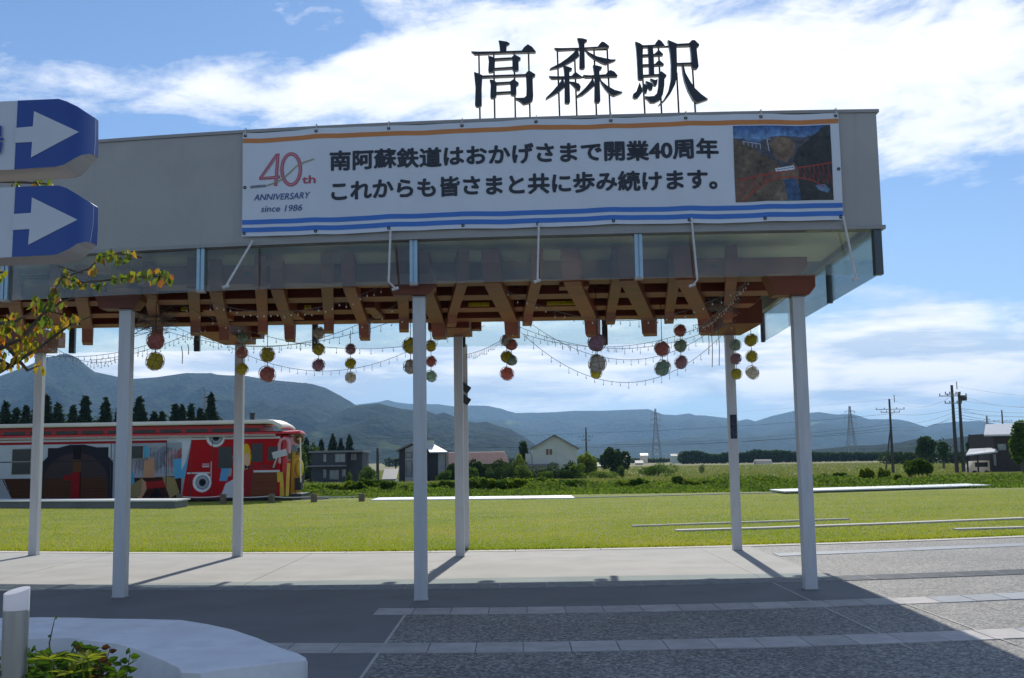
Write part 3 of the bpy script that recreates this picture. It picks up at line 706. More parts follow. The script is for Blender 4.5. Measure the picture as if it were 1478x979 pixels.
btext('th', (436.5, 259), (455, 258), 0, 17, M['b_red'], .03, cap=.36)
def bstroke(pts, wpx, mat, off, closed=False, name='emblem'):
    W_ = wpx/F*12.1/2; q = [bz(*p) for p in pts]; q = [(p.x, p.z) for p in q]; m = MB(); n = len(q)
    for i, (x, z) in enumerate(q):
        a = q[(i-1) % n if closed else max(i-1, 0)]; b = q[(i+1) % n if closed else min(i+1, n-1)]
        dx, dz = b[0]-a[0], b[1]-a[1]; L = sqrt(dx*dx+dz*dz) or 1; nx_, nz = -dz/L*W_, dx/L*W_
        m.v += [bpos(x+nx_, z+nz, off), bpos(x-nx_, z-nz, off)]
    for i in range(n if closed else n-1):
        a = 2*i; b = 2*((i+1) % n); m.f.append((a, a+1, b+1, b))
    return m.build(name, mat, bn)
R2 = lambda x, y: (340+x/4.106, 170+y/4.106)
four = [R2(238, 400), R2(246, 205), R2(145, 360), R2(262, 346)]
zero = [R2(330+55*sin(t)*1.0, 304-92*cos(t)) for t in np.linspace(0, 2*pi, 30)[:-1]]
bstroke([R2(252, 208), R2(238, 402)], 4.8, M['b_red'], .004); bstroke([R2(246, 212), R2(148, 358)], 4.2, M['b_red'], .0046); bstroke([R2(142, 360), R2(264, 348)], 4.4, M['b_red'], .0052)
bstroke([R2(251, 214), R2(239, 396)], 2.0, M['b_rose'], .0070); bstroke([R2(243, 222), R2(154, 354)], 1.8, M['b_rose'], .0076); bstroke([R2(152, 359), R2(258, 349)], 1.8, M['b_rose'], .0082)
bstroke(zero, 5.2, M['b_red'], .0058, True); bstroke(zero, 2.4, M['b_rose'], .0088, True)
bstroke([R2(185, 402), R2(230, 385), R2(280, 360), R2(320, 325), R2(370, 280), R2(410, 262), R2(465, 245)], 1.8, M['b_olive'], .0095)
tk = MB()
for k in range(14):
    a = bz(*R2(92+k*6.6, 411-k*.6)); tk.add([bpos(a.x-.0035, a.z-.016, .005), bpos(a.x+.0035, a.z-.016, .005), bpos(a.x+.0035, a.z+.016, .005), bpos(a.x-.0035, a.z+.02, .005)], [(0, 1, 2, 3)])
tk.build('track_emblem', M['b_ink'], bn)
# printed photograph: red arch bridge with a white railcar over a gorge
pr = Print(0, 0, 660, 510, 200, 150, (.06, .05, .035))
R4 = lambda x, y: (x-265, y-185)
pr.rect(0, 0, 660, 120, srgb(84, 110, 150)); 
for k in range(12): pr.rect(0, 8*k, 660, 8*k+8, srgb(52+5*k, 84+5*k, 132+4*k))
m1 = pr.poly([(0, 80), (60, 90), (150, 120), (260, 75), (330, 70), (480, 78), (560, 60), (660, 50), (660, 300), (0, 300)], srgb(74, 74, 82))
pr.poly([(240, 120), (300, 78), (370, 84), (420, 120), (400, 200), (350, 250), (290, 230)], srgb(112, 92, 76))
pr.poly([(0, 85), (80, 120), (180, 190), (280, 240), (330, 300), (330, 510), (0, 510)], srgb(94, 80, 66))
pr.poly([(390, 260), (430, 160), (520, 90), (600, 20), (640, 0), (660, 0), (660, 510), (390, 510)], srgb(48, 50, 50))
pr.poly([(330, 300), (400, 250), (430, 300), (420, 510), (250, 510), (300, 400)], srgb(104, 92, 78))
pr.poly([(330, 370), (400, 350), (430, 420), (440, 510), (350, 510), (340, 430)], srgb(50, 74, 104))
pr.poly([(540, 410), (600, 400), (640, 440), (620, 460), (560, 440)], srgb(96, 120, 150))
pr.c *= 1.25; pr.noise(40, .16); pr.noise(7, .22)
for k in range(5): pr.line([(70+k*28, 105+k*6), (70+k*28, 128+k*8)], 3, srgb(190, 195, 205))
pr.line([(30, 88), (240, 95)], 3, srgb(60, 70, 84)); pr.line([(60, 105), (180, 125)], 4, srgb(185, 190, 200)); pr.line([(228, 90), (240, 170)], 5, srgb(185, 190, 200)); pr.line([(228, 92), (250, 92)], 6, srgb(190, 195, 205))
red = srgb(158, 58, 48)
pr.line([(20, 360), (280, 320), (450, 285), (660, 258)], 9, red); pr.line([(40, 510), (140, 430), (240, 370), (320, 350), (420, 355), (520, 375), (600, 420)], 8, red)
top = [(20+k*32, 360-k*5.1) for k in range(21)]
low = [(40+k*28, 510-80*sin(min(k, 10)/10*pi/2)*2+(max(0, k-10))**2*.7) for k in range(21)]
for k in range(20):
    pr.line([top[k], (top[k][0]+4, min(508, low[k][1]))], 3, red); pr.line([top[k], (top[k+1][0], min(508, low[k+1][1]))], 2.5, red)
pr.poly([(275, 290), (400, 272), (403, 300), (280, 312)], srgb(206, 212, 222)); pr.line([(290, 300), (395, 285)], 4, srgb(60, 70, 90))
ta, tb = bz(1057.5, 181), bz(1198, 180.5); ba = bz(1063, 290)
pr.obj('photo_print', lambda x, y: bpos(ta.x+(tb.x-ta.x)*x/660+.0*y, ta.z-.008-(ta.z-ba.z)*y/510, .004), M['print'], bn)
# eyelets, ties and ropes
for i in range(9):
    x = bx0+.03+(bx1-bx0-.06)*i/8
    for z in (BZ0+.035, BZ1-.035):
        p = bpos(x, z, .006); MB().torus(p, (0, 1, 0), .014, .006, 10, 4).build('eyelet', M['black'], bn)
    p = bpos(x, BZ1-.03, .01); MB().tube([p, (p[0]+.004, p[1]-.01, ZT+.02), (p[0]+.004, p[1]+.1, ZT+.03)], .005, 5).build('tie', M['rope'], bn)
for x in (bx0+.03, bx1-.03): MB().torus(bpos(x, 4.86, .006), (0, 1, 0), .014, .006, 10, 4).build('eyelet', M['black'], bn)
for pts in ([(352, 338), (326, 414)], [(560.5, 327), (561, 407), (571, 417)], [(778, 320), (776, 406)], [(998.5, 314), (1006.5, 404), (1000, 412)], [(1217, 312), (1236, 403)]):
    q = [P(px, py, 11.93+.02*i) for i, (px, py) in enumerate(pts)]
    b_ = q[0]; q[0] = Vector((b_.x, fy(b_.x)-.07, b_.z)); MB().tube(q, .013, 6).build('rope', M['rope'], bn)
    e = q[-1]; MB().tube([e+Vector((-.04, 0, -.01)), e+Vector((.03, .02, .015))], .018, 6).build('clip', M['rope'], bn)
# ------------------------------------------------------------ hanging lantern strings
RB_ = .105
ballm = MB().sphere((0, 0, 0), 1.0, 16, 11, .11).mesh('ball_mesh')
cage = MB()
for ax in ((0, 0, 1), (1, 0, .2), (.2, 1, 0), (1, 1, .7), (-1, 1, .7), (1, -1, .7), (1, 1, -.7)):
    cage.torus((0, 0, 0), ax, 1.15, .03, 22, 4)
cagem = cage.mesh('cage_mesh', M['rattan'])
ballms = {}
for c in ('pink', 'yellow', 'teal', 'white', 'purple'):
    me = ballm.copy(); me.materials.append(M[c]); ballms[c] = me
LS = [(224.5, [(492, 14, 'pink'), (521.6, 14, 'yellow')], 'string of a mauve pink ball over a yellow ball by the left front post'),
      (350, [(488, 9, 'teal'), (509, 9, 'pink'), (532.7, 9, 'yellow')], 'pale green, pink and yellow balls beside the second back post from the left'),
      (386, [(512, 12.5, 'yellow'), (540, 12.5, 'pink')], 'large yellow ball over a pink ball just right of the second back post'),
      (460, [(480.5, 9.5, 'white'), (504, 10, 'yellow'), (527, 10, 'purple')], 'string of white, yellow and purple balls above the dark flat-roofed house'),
      (506, [(504, 9, 'purple'), (524.6, 9, 'yellow'), (545, 9, 'white')], 'string of purple, yellow and white balls hanging clear left of the middle post'),
      (592.5, [(499, 12.5, 'yellow'), (529.5, 12, 'white')], 'yellow ball over a white ball half hidden by the middle front post'),
      (622, [(499.4, 8.8, 'yellow'), (521.5, 8.8, 'pink'), (543, 9, 'teal')], 'string of yellow, pink and pale green balls just right of the middle front post'),
      (731, [(491.6, 9.5, 'white'), (515, 10, 'yellow'), (539.5, 11, 'pink')], 'white, yellow and pink balls at a rib tail right of the twin posts'),
      (738, [(497.5, 9, 'pink'), (520, 9, 'teal')], 'pink and green balls hanging behind the white, yellow and pink string'),
      (861.5, [(494.5, 14, 'purple'), (525.5, 13.5, 'white')], 'large purple ball over a large white ball in the middle of the right bay'),
      (860, [(519, 8.5, 'teal'), (538.5, 8.8, 'yellow')], 'yellow ball peeping out below the large white ball'),
      (955.5, [(503.5, 12.5, 'pink'), (531, 12.5, 'teal')], 'large salmon ball over a large pale green ball'),
      (981.5, [(477, 10.3, 'pink'), (499, 10.3, 'teal'), (523, 10.3, 'purple')], 'salmon, green and purple balls, the top one against the beams'),
      (1061.5, [(498, 8.7, 'teal'), (518, 8.7, 'purple'), (540, 8.7, 'yellow')], 'green, purple and yellow balls in front of the right back post'),
      (1084, [(491, 10, 'yellow'), (514.5, 10, 'yellow'), (537.8, 10.3, 'white')], 'two yellow balls over a white one, right of the right back post')]
for px, balls, lab in LS:
    rr = sum(b[1] for b in balls)/len(balls); d = min(18.0, max(13.2, .124*F/rr))
    if abs(px-1061.5) < 1 or abs(px-350) < 1: d = 17.6
    p0 = P(px, balls[0][0], d)
    t = thing('lantern_string', lab, 'hanging lantern', (p0.x, p0.y, PB+.05), 'strings of rattan ball lanterns under the canopy')
    x0 = p0.x
    pts = [(x0, d, PB+.02)]
    for k, (py, r, c) in enumerate(balls):
        p = P(px, py, d); R_ = r*d/F*.86
        o = link('paper_ball', ballms[c], t); o.scale = (R_*random.uniform(.9, 1.06), R_, R_*random.uniform(.9, 1.06)); o.location = (x0, d, p.z); o.rotation_euler = (random.random(), random.random(), random.random())
        o.data.polygons.foreach_set('use_smooth', [True]*len(o.data.polygons))
        cg = link('rattan_cage', cagem, o); cg.matrix_parent_inverse = Matrix.Identity(4); cg.rotation_euler = (random.random()*3, random.random()*3, random.random()*3)
        pts.append((x0, d, p.z))
    MB().tube(pts, .005, 4).build('cord', M['black'], t)
# ------------------------------------------------------------ fairy light strings
def catenary(a, b, sag, n=22):
    return [Vector(a).lerp(Vector(b), i/n)+Vector((0, 0, -sag*4*(i/n)*(1-i/n))) for i in range(n+1)]
FL = [((262, 440), 13.5, (700, 470), 15.5, .45, 'long fairy light cable sagging across the left bays'),
      ((300, 436), 13.0, (556, 410), 12.7, .22, 'fairy light cable rising to the banner rope left of the middle post'),
      ((240, 478), 15.5, (590, 455), 13.2, .30, 'fairy light cable looping low behind the left front post'),
      ((250, 470), 15.5, (575, 438), 13.0, .42, 'fairy light cable ending by the middle front post'),
      ((728, 418), 12.9, (1075, 410), 13.0, .42, 'fairy light cable sagging across the dark beams of the right bay'),
      ((745, 470), 16.0, (1040, 470), 16.8, .36, 'upper of the fairy light cables against the sky in the right bay'),
      ((750, 455), 15.0, (1030, 475), 16.0, .55, 'second fairy light cable against the sky in the right bay'),
      ((755, 482), 16.5, (1035, 462), 16.0, .30, 'third fairy light cable against the sky in the right bay'),
      ((752, 480), 14.5, (1062, 462), 15.5, .80, 'lowest fairy light cable sagging under the large balls'),
      ((672, 512), 15.5, (742, 478), 15.0, .05, 'short fairy light cable between the twin posts and the next rib'),
      ((130, 520), 14.5, (300, 468), 15.0, .10, 'fairy light cable behind the left front post'),
      ((0, 500), 14.0, (230, 492), 15.0, .18, 'fairy light cable at the left edge under the beams'),
      ((1000, 470), 16, (1082, 400), 12.9, .12, 'bundle of fairy light cable climbing the last rib on the right'),
      ((1008, 476), 16, (1078, 405), 12.95, .02, 'straight fairy light cable climbing the last rib on the right'),
      ((60, 486), 16, (190, 510), 16.0, .25, 'fairy light cable over the leftmost back post'),
      ((330, 500), 16.5, (640, 478), 16.5, .50, 'deep sagging fairy light cable behind the small ball strings')]
for a, da, b, db, sg_, lab in FL:
    q = catenary(P(*a, da), P(*b, db), sg_, 26); m = MB(); bl = MB(); m.tube(q, .0034, 4, False)
    for i in range(len(q)-1):
        for t_ in (.4,):
            c = q[i].lerp(q[i+1], t_); ln = random.uniform(.03, .08)
            m.tube([c, c+Vector((random.uniform(-.01, .01), 0, -ln))], .003, 3); bl.box(c.x-.006, c.x+.006, c.y-.006, c.y+.006, c.z-ln-.018, c.z-ln)
    t = thing('fairy_light_string', lab, 'fairy lights', tuple(q[0]), 'fairy light strings under the canopy')
    m.build('cable', M['fairy'], t); bl.build('bulbs', M['bulb'], t, kind='stuff')
for (px, py, dd, n, lab) in ((1045, 440, 15.2, 5, 'tangle of fairy light cable hanging at the right end of the timber grid'), (230, 470, 15.0, 5, 'tangle of fairy light cable around a rib above the mauve ball')):
    m = MB(); c = P(px, py, dd)
    for k in range(n*4):
        q = [c+Vector((random.uniform(-.35, .35)+(-.02*j), random.uniform(-.2, .2), .25-.06*j+random.uniform(-.08, .08))) for j in range(7)]
        m.tube(q, .0045, 3, False)
    tag(m.build('fairy_light_tangle', M['fairy']), lab, 'fairy lights')
for (px, y0, y1, dd) in ((776, 0, 0, 0),) if False else ((1022, 475, 512, 16.4), (1027, 480, 530, 16.4), (1037, 478, 528, 16.4), (262, 500, 525, 15), (271, 497, 512, 15)):
    a = P(px, y0, dd); b = P(px+1, y1, dd); tag(MB().tube([a, a.lerp(b, .5)+Vector((.01, 0, 0)), b], .006, 4).build('dangling_cable', M['fairy']), 'loose end of fairy light cable, %s' % {1022: 'leftmost of three by the last rib on the right', 1027: 'longest of three by the last rib on the right', 1037: 'rightmost of three by the last rib on the right', 262: 'left of two right of the mauve ball', 271: 'right of two right of the mauve ball'}[px], 'cable', 'loose cable ends')
# wooden box lamp behind the glass
bxl = thing('wooden_box_lamp', 'small wooden box lamp hanging on a thin wire behind the canopy glass', 'lamp', tuple(P(830, 398, 13.3)))
c = P(830, 400, 13.3); MB().box(c.x-.20, c.x+.17, 13.2, 13.5, c.z-.14, c.z+.10).build('box', M['timberx'], bxl, bevel=.01)
MB().prism([(c.x-.22, 13.18, c.z+.10), (c.x+.19, 13.18, c.z+.10), (c.x+.10, 13.18, c.z+.17), (c.x-.12, 13.18, c.z+.17)], (0, .34, 0)).build('lid', M['timber'], bxl)
MB().tube([(c.x, 13.35, c.z+.16), (c.x, 13.35, 4.72)], .006, 5).build('wire', M['black'], bxl)
MB().tube([(c.x-.02, 13.195, c.z-.01), (c.x-.02, 13.17, c.z-.01)], .03, 8).build('latch', M['black'], bxl)
# two spotlights on the twin post
for k, (py, lab) in enumerate(((560, 'upper black floodlight clamped to the thin twin post'), (577, 'lower black floodlight clamped to the thin twin post'))):
    c = P(675, py, p2.y-.03); t = thing('floodlight', lab, 'floodlight', tuple(c), 'floodlights on the twin post')
    u = Vector((.5, 0, -.86)); MB().beam(c+Vector((-.09, 0, .0))-u*.06, c+u*.06+Vector((-.0, 0, 0)), .13, .10, (0, 1, 0)).build('housing', M['black'], t, bevel=.01)
    MB().box(c.x-.13, c.x-.02, c.y-.01, c.y+.03, c.z-.015, c.z+.015).build('clamp', M['black'], t)
# notice plaque on the right back post
c = bposts[3]; pq = P(1059, 616, c.y-.01); t = thing('post_plaque', 'dark blue speckled notice plaque on the right back post', 'plaque', tuple(pq))
pp_ = Print(0, 0, 20, 70, 24, 80, srgb(34, 44, 74)); pp_.noise(3, .5)
for _ in range(40): pp_.ell(random.uniform(2, 18), random.uniform(2, 68), random.uniform(.6, 1.8), random.uniform(.5, 1.3), random.choice([srgb(150, 150, 160), srgb(90, 80, 60), srgb(110, 50, 50)]), .8)
MB().box(pq.x-.055, pq.x+.055, c.y-.012, c.y-.002, pq.z-.205, pq.z+.205).build('plate', M['black'], t)
pp_.obj('print', lambda x, y: (pq.x-.052+.104*x/20, c.y-.014, pq.z+.2-.4*y/70), M['print'], t)
# ------------------------------------------------------------ direction sign at the left
def sgn(outl, arrow, split, lab, d=4.0, th=.165, word=None):
    c = P(40, (outl[0][1]+outl[-1][1])/2, d)
    t = thing('direction_board', lab, 'direction sign', tuple(c), 'blue and white arrow boards')
    # the nose of the board curls away from the viewer
    def dep(x): k = max(0, x-88)/50; return d+.135*k*k
    def dense(poly, off, name, mat, th_):
        bm = bmesh.new(); vs = [bm.verts.new((x, y, 0)) for x, y in poly]; bm.faces.new(vs)
        x = 86.0
        while x < max(p[0] for p in poly):
            bmesh.ops.bisect_plane(bm, geom=bm.verts[:]+bm.edges[:]+bm.faces[:], plane_co=(x, 0, 0), plane_no=(1, 0, 0)); x += 2
        ex = bmesh.ops.extrude_face_region(bm, geom=bm.faces[:]); s0 = set(v for v in ex['geom'] if isinstance(v, bmesh.types.BMVert))
        for v in bm.verts:
            p = P(v.co.x, v.co.y, dep(v.co.x)); p.y += off
            if v in s0: p.y = (d+th_) if th_ > .05 else p.y+th_
            v.co = p
        bmesh.ops.recalc_face_normals(bm, faces=bm.faces)
        me = bpy.data.meshes.new(name); bm.to_mesh(me); bm.free(); me.materials.append(mat)
        if th_ > .05:
            me.materials.append(M['signblue'])
            for f in me.polygons:
                if f.normal.x > .45 and f.normal.z > -.45: f.material_index = 1
        return link(name, me, t)
    dense(outl, .006, 'board', M['signside'], th)
    dense(outl, .001, 'face', M['signwhite'], .003)
    top_y = np.interp(split+2, [-110, 50], [outl[0][1], outl[1][1]]); bot_y = np.interp(split-3, [-110, 20], [outl[-1][1], outl[-2][1]])
    dense([(split+2, top_y)]+[p for p in outl if p[0] > split+3]+[(split-3, bot_y)], -.002, 'blue_panel', M['signblue'], .0025)
    dense(arrow, -.005, 'arrow', M['signwhite'], .0025)
    return t
o1 = [(-110, 151), (50, 144.5), (85, 143), (96, 146.5), (112, 154), (130, 166), (138, 171), (137.5, 200), (136, 224), (130, 222), (118, 223.5), (105, 230), (92, 238), (80, 241), (20, 244.8), (-110, 250)]
A1 = lambda x, y: (x/3.627, 130+y/3.627)
ar1 = [A1(88, 200), A1(175, 193), A1(181, 113), A1(414, 221), A1(165, 355), A1(171, 274), A1(80, 278)]
ar1[0] = (23.5, 185.3); ar1[-1] = (21.5, 206.8)
ar2 = [A1(72, 651), A1(165, 645), A1(170, 564), A1(407, 680), A1(150, 812), A1(157, 729), A1(64, 735)]
o2 = [(-110, 275), (50, 269), (85, 268), (96, 271.5), (112, 281), (130, 292), (135, 296), (134, 325), (130, 349.5), (124, 349), (112, 351.5), (98, 360), (84, 366.5), (75, 368.5), (20, 371), (-110, 377)]
b1 = sgn(o1, ar1, 24, 'upper arrow board, blue and white with the edge of a blue character')
b2 = sgn(o2, ar2, 20.5, 'lower arrow board, blue and white with an unmarked white left part')
a_ = P(-38, 203, 3.992); b_ = P(5, 203, 3.992)
text_obj('lettering', '場', M['signblue'], b1, .125, lambda u, y: (a_.x+(b_.x-a_.x)*u, 3.992, a_.z+y-.045), .01)
sp_ = thing('sign_post', 'grey round post just left of the frame carrying both arrow boards', 'post', (P(-95, 200, 4.1).x, 4.1, 0))
MB().tube([(sp_.location.x, 4.26, 0), (sp_.location.x, 4.26, 3.3)], .05, 16).build('pole', M['brushed'], sp_)
# ------------------------------------------------------------ bench ring with planting and bollard lamp
BH = .46
outer = [(-260, 930), (-120, 897), (0, 892), (60, 891), (110, 891.5), (150, 893), (210, 893.5), (262, 895), (300, 901), (335, 908.5), (372, 921), (405, 935), (430, 943), (441, 949), (444, 955)]
inner = [(262, 971), (258, 964), (236, 953), (202, 939), (174, 930), (140, 926), (103, 921), (60, 921), (0, 924), (-120, 945), (-200, 990)]
top = [G(x, y, BH) for x, y in outer+[(441, 953), (312, 967), (290, 972)]+inner]
m = MB(); m.prism([(p.x, p.y, BH) for p in top], (0, 0, -BH))
bench = tag(m.build('curved_bench', M['bench'], bevel=.03, seg=4), 'pale curved concrete bench wrapping the planting bed at lower left', 'bench')
sl = MB(); sl.prism([(p.x, p.y, .18) for p in [G(x, y, BH) for x, y in inner]]+[(-6, 2, .18), (-1.5, 2, .18)], (0, 0, .04)); 
tag(sl.build('planting_soil', M['soil']), 'dark soil of the planting bed inside the curved bench', 'soil', None)['kind'] = 'structure'
del bpy.data.objects['planting_soil']['category']
def leafpoly(c, d, L, W_, up):
    d = Vector(d).normalized(); s_ = d.cross(Vector(up)).normalized(); n = s_.cross(d)
    return [c, c+d*L*.35+s_*W_*.5, c+d*L*.7+s_*W_*.35-n*L*.05, c+d*L-n*L*.18, c+d*L*.7-s_*W_*.35-n*L*.05, c+d*L*.35-s_*W_*.5]
def sprig(root, top_, nl, L, mat, t, leafname='leaf', spread=1.0):
    st = MB(); mid = root.lerp(top_, .5)+Vector((random.uniform(-.03, .03), random.uniform(-.03, .03), .0))
    q = [root, mid, top_]; st.tube(q, [.005, .004, .002], 5, False)
    st.build('stem', M['bark'], t)
    for i in range(nl):
        k = .25+.75*i/max(1, nl-1); c = root.lerp(mid, k*2) if k < .5 else mid.lerp(top_, k*2-1)
        a = i*2.4+random.random(); d = Vector((cos(a)*spread, sin(a)*spread, random.uniform(-.1, .45)))
        MB().add(leafpoly(c, d, L*random.uniform(.55, 1.2), L*.5, (random.uniform(-.7, .7), -1.0, random.uniform(.1, .8))), [(0, 1, 2), (0, 2, 3), (0, 3, 4), (0, 4, 5)]).build(leafname, mat, t)
def shrub(px, py, d, n, w_, L, mat, lab, kind='shrub', nl=15):
    c = P(px, py, d); t = thing('shrub', lab, 'shrub', (c.x, c.y, .22))
    for i in range(n):
        r = Vector((c.x+random.uniform(-w_, w_)*.4, c.y+random.uniform(-.08, .08), .2)); tp = Vector((c.x+random.uniform(-w_, w_), c.y+random.uniform(-.15, .15), c.z-random.uniform(0, .14)))
        sprig(r, tp, nl, L, mat, t)
shrub(45, 935, 5.6, 12, .10, .07, M['shrubleaf'], 'low green shrub beside the bollard lamp at the left edge')
shrub(66, 932, 5.4, 18, .16, .075, M['shrubleaf'], 'dark green leafy shrub behind the lime leaved one')
shrub(100, 936, 5.5, 19, .14, .075, M['shrubleaf'], 'dark green shrub in the middle of the planting bed')
shrub(140, 922, 5.6, 6, .10, .065, M['redleaf'], 'shrub with drooping wine red leaf tips near the bench')
shrub(150, 945, 5.6, 13, .10, .075, M['shrubleaf'], 'dark green shrub nearest the inner side of the bench')
t = thing('young_shoot', 'tall single shoot with one round leaf rising over the bench', 'shoot', tuple(P(78, 960, 5.7)))
sprig(P(74, 965, 5.7), P(79, 893, 5.7), 3, .04, M['shrubleaf'], t)
t = thing('lime_leaved_plant', 'bright lime green lance-leaved plant in the planting bed', 'plant', tuple(P(95, 985, 5.0)))
for (px, py) in ((72, 952), (118, 957), (127, 950), (104, 972)):
    c = P(px, py, 5.0+random.uniform(-.15, .15))
    MB().tube([c, Vector((c.x*.98, c.y, c.z-.22))], .005, 5).build('stem', M['limeleaf'], t)
    for k in range(7):
        a = k*2*pi/7+random.random(); dd = Vector((cos(a), sin(a)*.8, random.uniform(.1, .6)))
        MB().add(leafpoly(c, dd, .10, .03, (0, 0, 1)), [(0, 1, 2), (0, 2, 3), (0, 3, 4), (0, 4, 5)]).build('leaf', M['limeleaf'], t)
bl = P(24, 865, 5.3); t = thing('bollard_lamp', 'round brushed metal bollard lamp with a milky slanted cap', 'lamp', (bl.x, bl.y, .2))
R_ = 17.3*5.3/F; z1 = P(24, 881, 5.3).z; zt = P(10, 849, 5.3).z
MB().tube([(bl.x, 5.3, .1), (bl.x, 5.3, z1)], R_, 32).build('body', M['brushed'], t, smooth=False, bevel=.003)
m = MB(); n = 32
for zf in (0, 1):
    for k in range(n):
        a = 2*pi*k/n; m.v.append((bl.x+R_*cos(a)*.995, 5.3+R_*sin(a)*.995, z1+.002 if zf == 0 else zt-.012-.022*(sin(a)+1)*.0+.010*cos(a)+.012*sin(a)))
m.f = [(k, (k+1) % n, n+(k+1) % n, n+k) for k in range(n)]+[tuple(range(n))[::-1], tuple(range(n, 2*n))]
m.build('cap', M['acryl'], t, bevel=.003)
# ------------------------------------------------------------ dogwood branches at the left
t = thing('dogwood_tree', 'dogwood branches with green and orange autumn leaves reaching in from the left', 'tree', (-4.2, 6.0, 0))
dw = 6.0
MB().tube([(-4.2, dw, 0), (-4.15, dw, 1.3), P(-160, 560, dw), P(-150, 430, dw), P(-120, 250, dw)], [.09, .07, .055, .045, .02], 10).build('trunk', M['bark'], t)
twigs = [[(-150, 600), (-40, 560), (20, 525), (60, 500), (100, 470), (135, 455)], [(-150, 560), (-20, 510), (30, 490), (60, 455), (90, 435), (110, 430)],
         [(60, 455), (75, 425), (90, 400), (120, 408), (150, 405), (200, 400), (245, 398)], [(90, 400), (85, 385), (120, 395)], [(100, 398), (128, 388), (145, 372), (170, 366), (205, 372)],
         [(-120, 470), (-30, 470), (20, 465), (45, 452)], [(-20, 510), (10, 500), (40, 535), (58, 527)], [(-130, 300), (-40, 290), (0, 262), (40, 264), (75, 266)], [(-100, 400), (-20, 396), (5, 393)], [(-100, 520), (0, 520), (20, 530)]]
for q in twigs:
    pts = [P(x, y, dw+.03*i-.1) for i, (x, y) in enumerate(q)]
    MB().tube(pts, [max(.003, .018*(1-i/len(pts))) if q[0][0] < 0 else .005 for i in range(len(pts))], 5).build('branch', M['bark'], t)
cl = [(60, 262, 16, 6, 18), (20, 264, 14, 5, 8), (175, 367, 25, 9, 30), (158, 370, 14, 8, 10), (146, 372, 6, 6, 6), (134, 388, 9, 8, 10), (92, 398, 9, 12, 16), (104, 407, 14, 8, 16), (125, 412, 10, 5, 6), (148, 409, 8, 6, 7), (169, 403, 9, 8, 9),
      (190, 398, 10, 8, 14), (222, 398, 18, 10, 28), (240, 398, 8, 9, 12), (80, 420, 12, 8, 10), (80, 433, 16, 10, 18), (55, 440, 12, 12, 20), (70, 448, 10, 12, 12), (62, 462, 14, 8, 14), (100, 460, 14, 10, 18), (112, 459, 8, 7, 8),
      (20, 465, 20, 14, 26), (8, 470, 12, 14, 16), (40, 478, 14, 12, 18), (72, 473, 16, 10, 20), (10, 492, 14, 12, 20), (35, 500, 18, 12, 26), (5, 515, 14, 16, 20), (30, 520, 12, 10, 12), (57, 530, 8, 8, 9), (3, 395, 6, 8, 6), (-30, 500, 30, 40, 60), (-60, 420, 40, 30, 40)]
LM = []
for k in range(6):
    c0 = [(.08, .13, .016), (.12, .16, .02), (.19, .19, .022), (.30, .17, .025), (.24, .09, .025), (.06, .09, .016)][k]
    m_, q = newmat('dogwood_leaf'); d_ = q.n('ShaderNodeBsdfPrincipled', {'Base Color': (*c0, 1), 'Roughness': .45}); t_ = q.n('ShaderNodeBsdfTranslucent', {'Color': (c0[0]*1.7, c0[1]*1.7, c0[2], 1)})
    x_ = q.n('ShaderNodeMixShader', {0: .5}); q.t.links.new(d_.outputs[0], x_.inputs[1]); q.t.links.new(t_.outputs[0], x_.inputs[2]); LM.append(fin(m_, q, x_))
lms = []
for k in range(6):
    mm = MB(); L_ = 1.0
    vs = [(0, 0, 0), (.28, .3, .06), (.3, .65, .02), (0, 1, -.22), (-.3, .65, .02), (-.28, .3, .06), (0, .4, -.05), (0, .72, -.10)]
    mm.add(vs, [(0, 1, 6), (1, 2, 7, 6), (2, 3, 7), (0, 6, 5), (6, 7, 4, 5), (7, 3, 4)]); lms.append(mm.mesh('dogwood_leaf_mesh', LM[k]))
nleaf = 0; extra = []
for (cx, cy, rx, ry, n) in cl:
    for i in range(int(n*.95)):
        a = random.random()*2*pi; r = sqrt(random.random()); p = P(cx+rx*r*cos(a), cy-2+ry*r*sin(a), dw+random.uniform(-.12, .12))
        hot = random.random(); k = (random.choice([2, 3, 3, 4]) if hot < .3 else random.choice([0, 0, 1, 1, 2, 5]))
        if cx < 20: k = random.choice([0, 1, 1, 2, 5])
        sz = random.uniform(.035, .058)
        if nleaf < 298:
            o = link('leaf', lms[k], t)
            o.location = p; o.scale = (sz, sz, sz); o.rotation_euler = (radians(random.uniform(-120, -55)), random.uniform(-.6, .6), random.uniform(0, 6.28)); nleaf += 1
        else: extra.append((p, sz))
if extra:
    MM = MB()
    for p, sz in extra:
        d = Vector((random.uniform(-.6, .6), random.uniform(-.6, .6), -1)); MM.add(leafpoly(p, d, sz, sz*.6, (random.random(), 1, 0)), [(0, 1, 2), (0, 2, 3), (0, 3, 4), (0, 4, 5)])
    MM.build('leaves', M['dogwood'], t, kind='stuff')
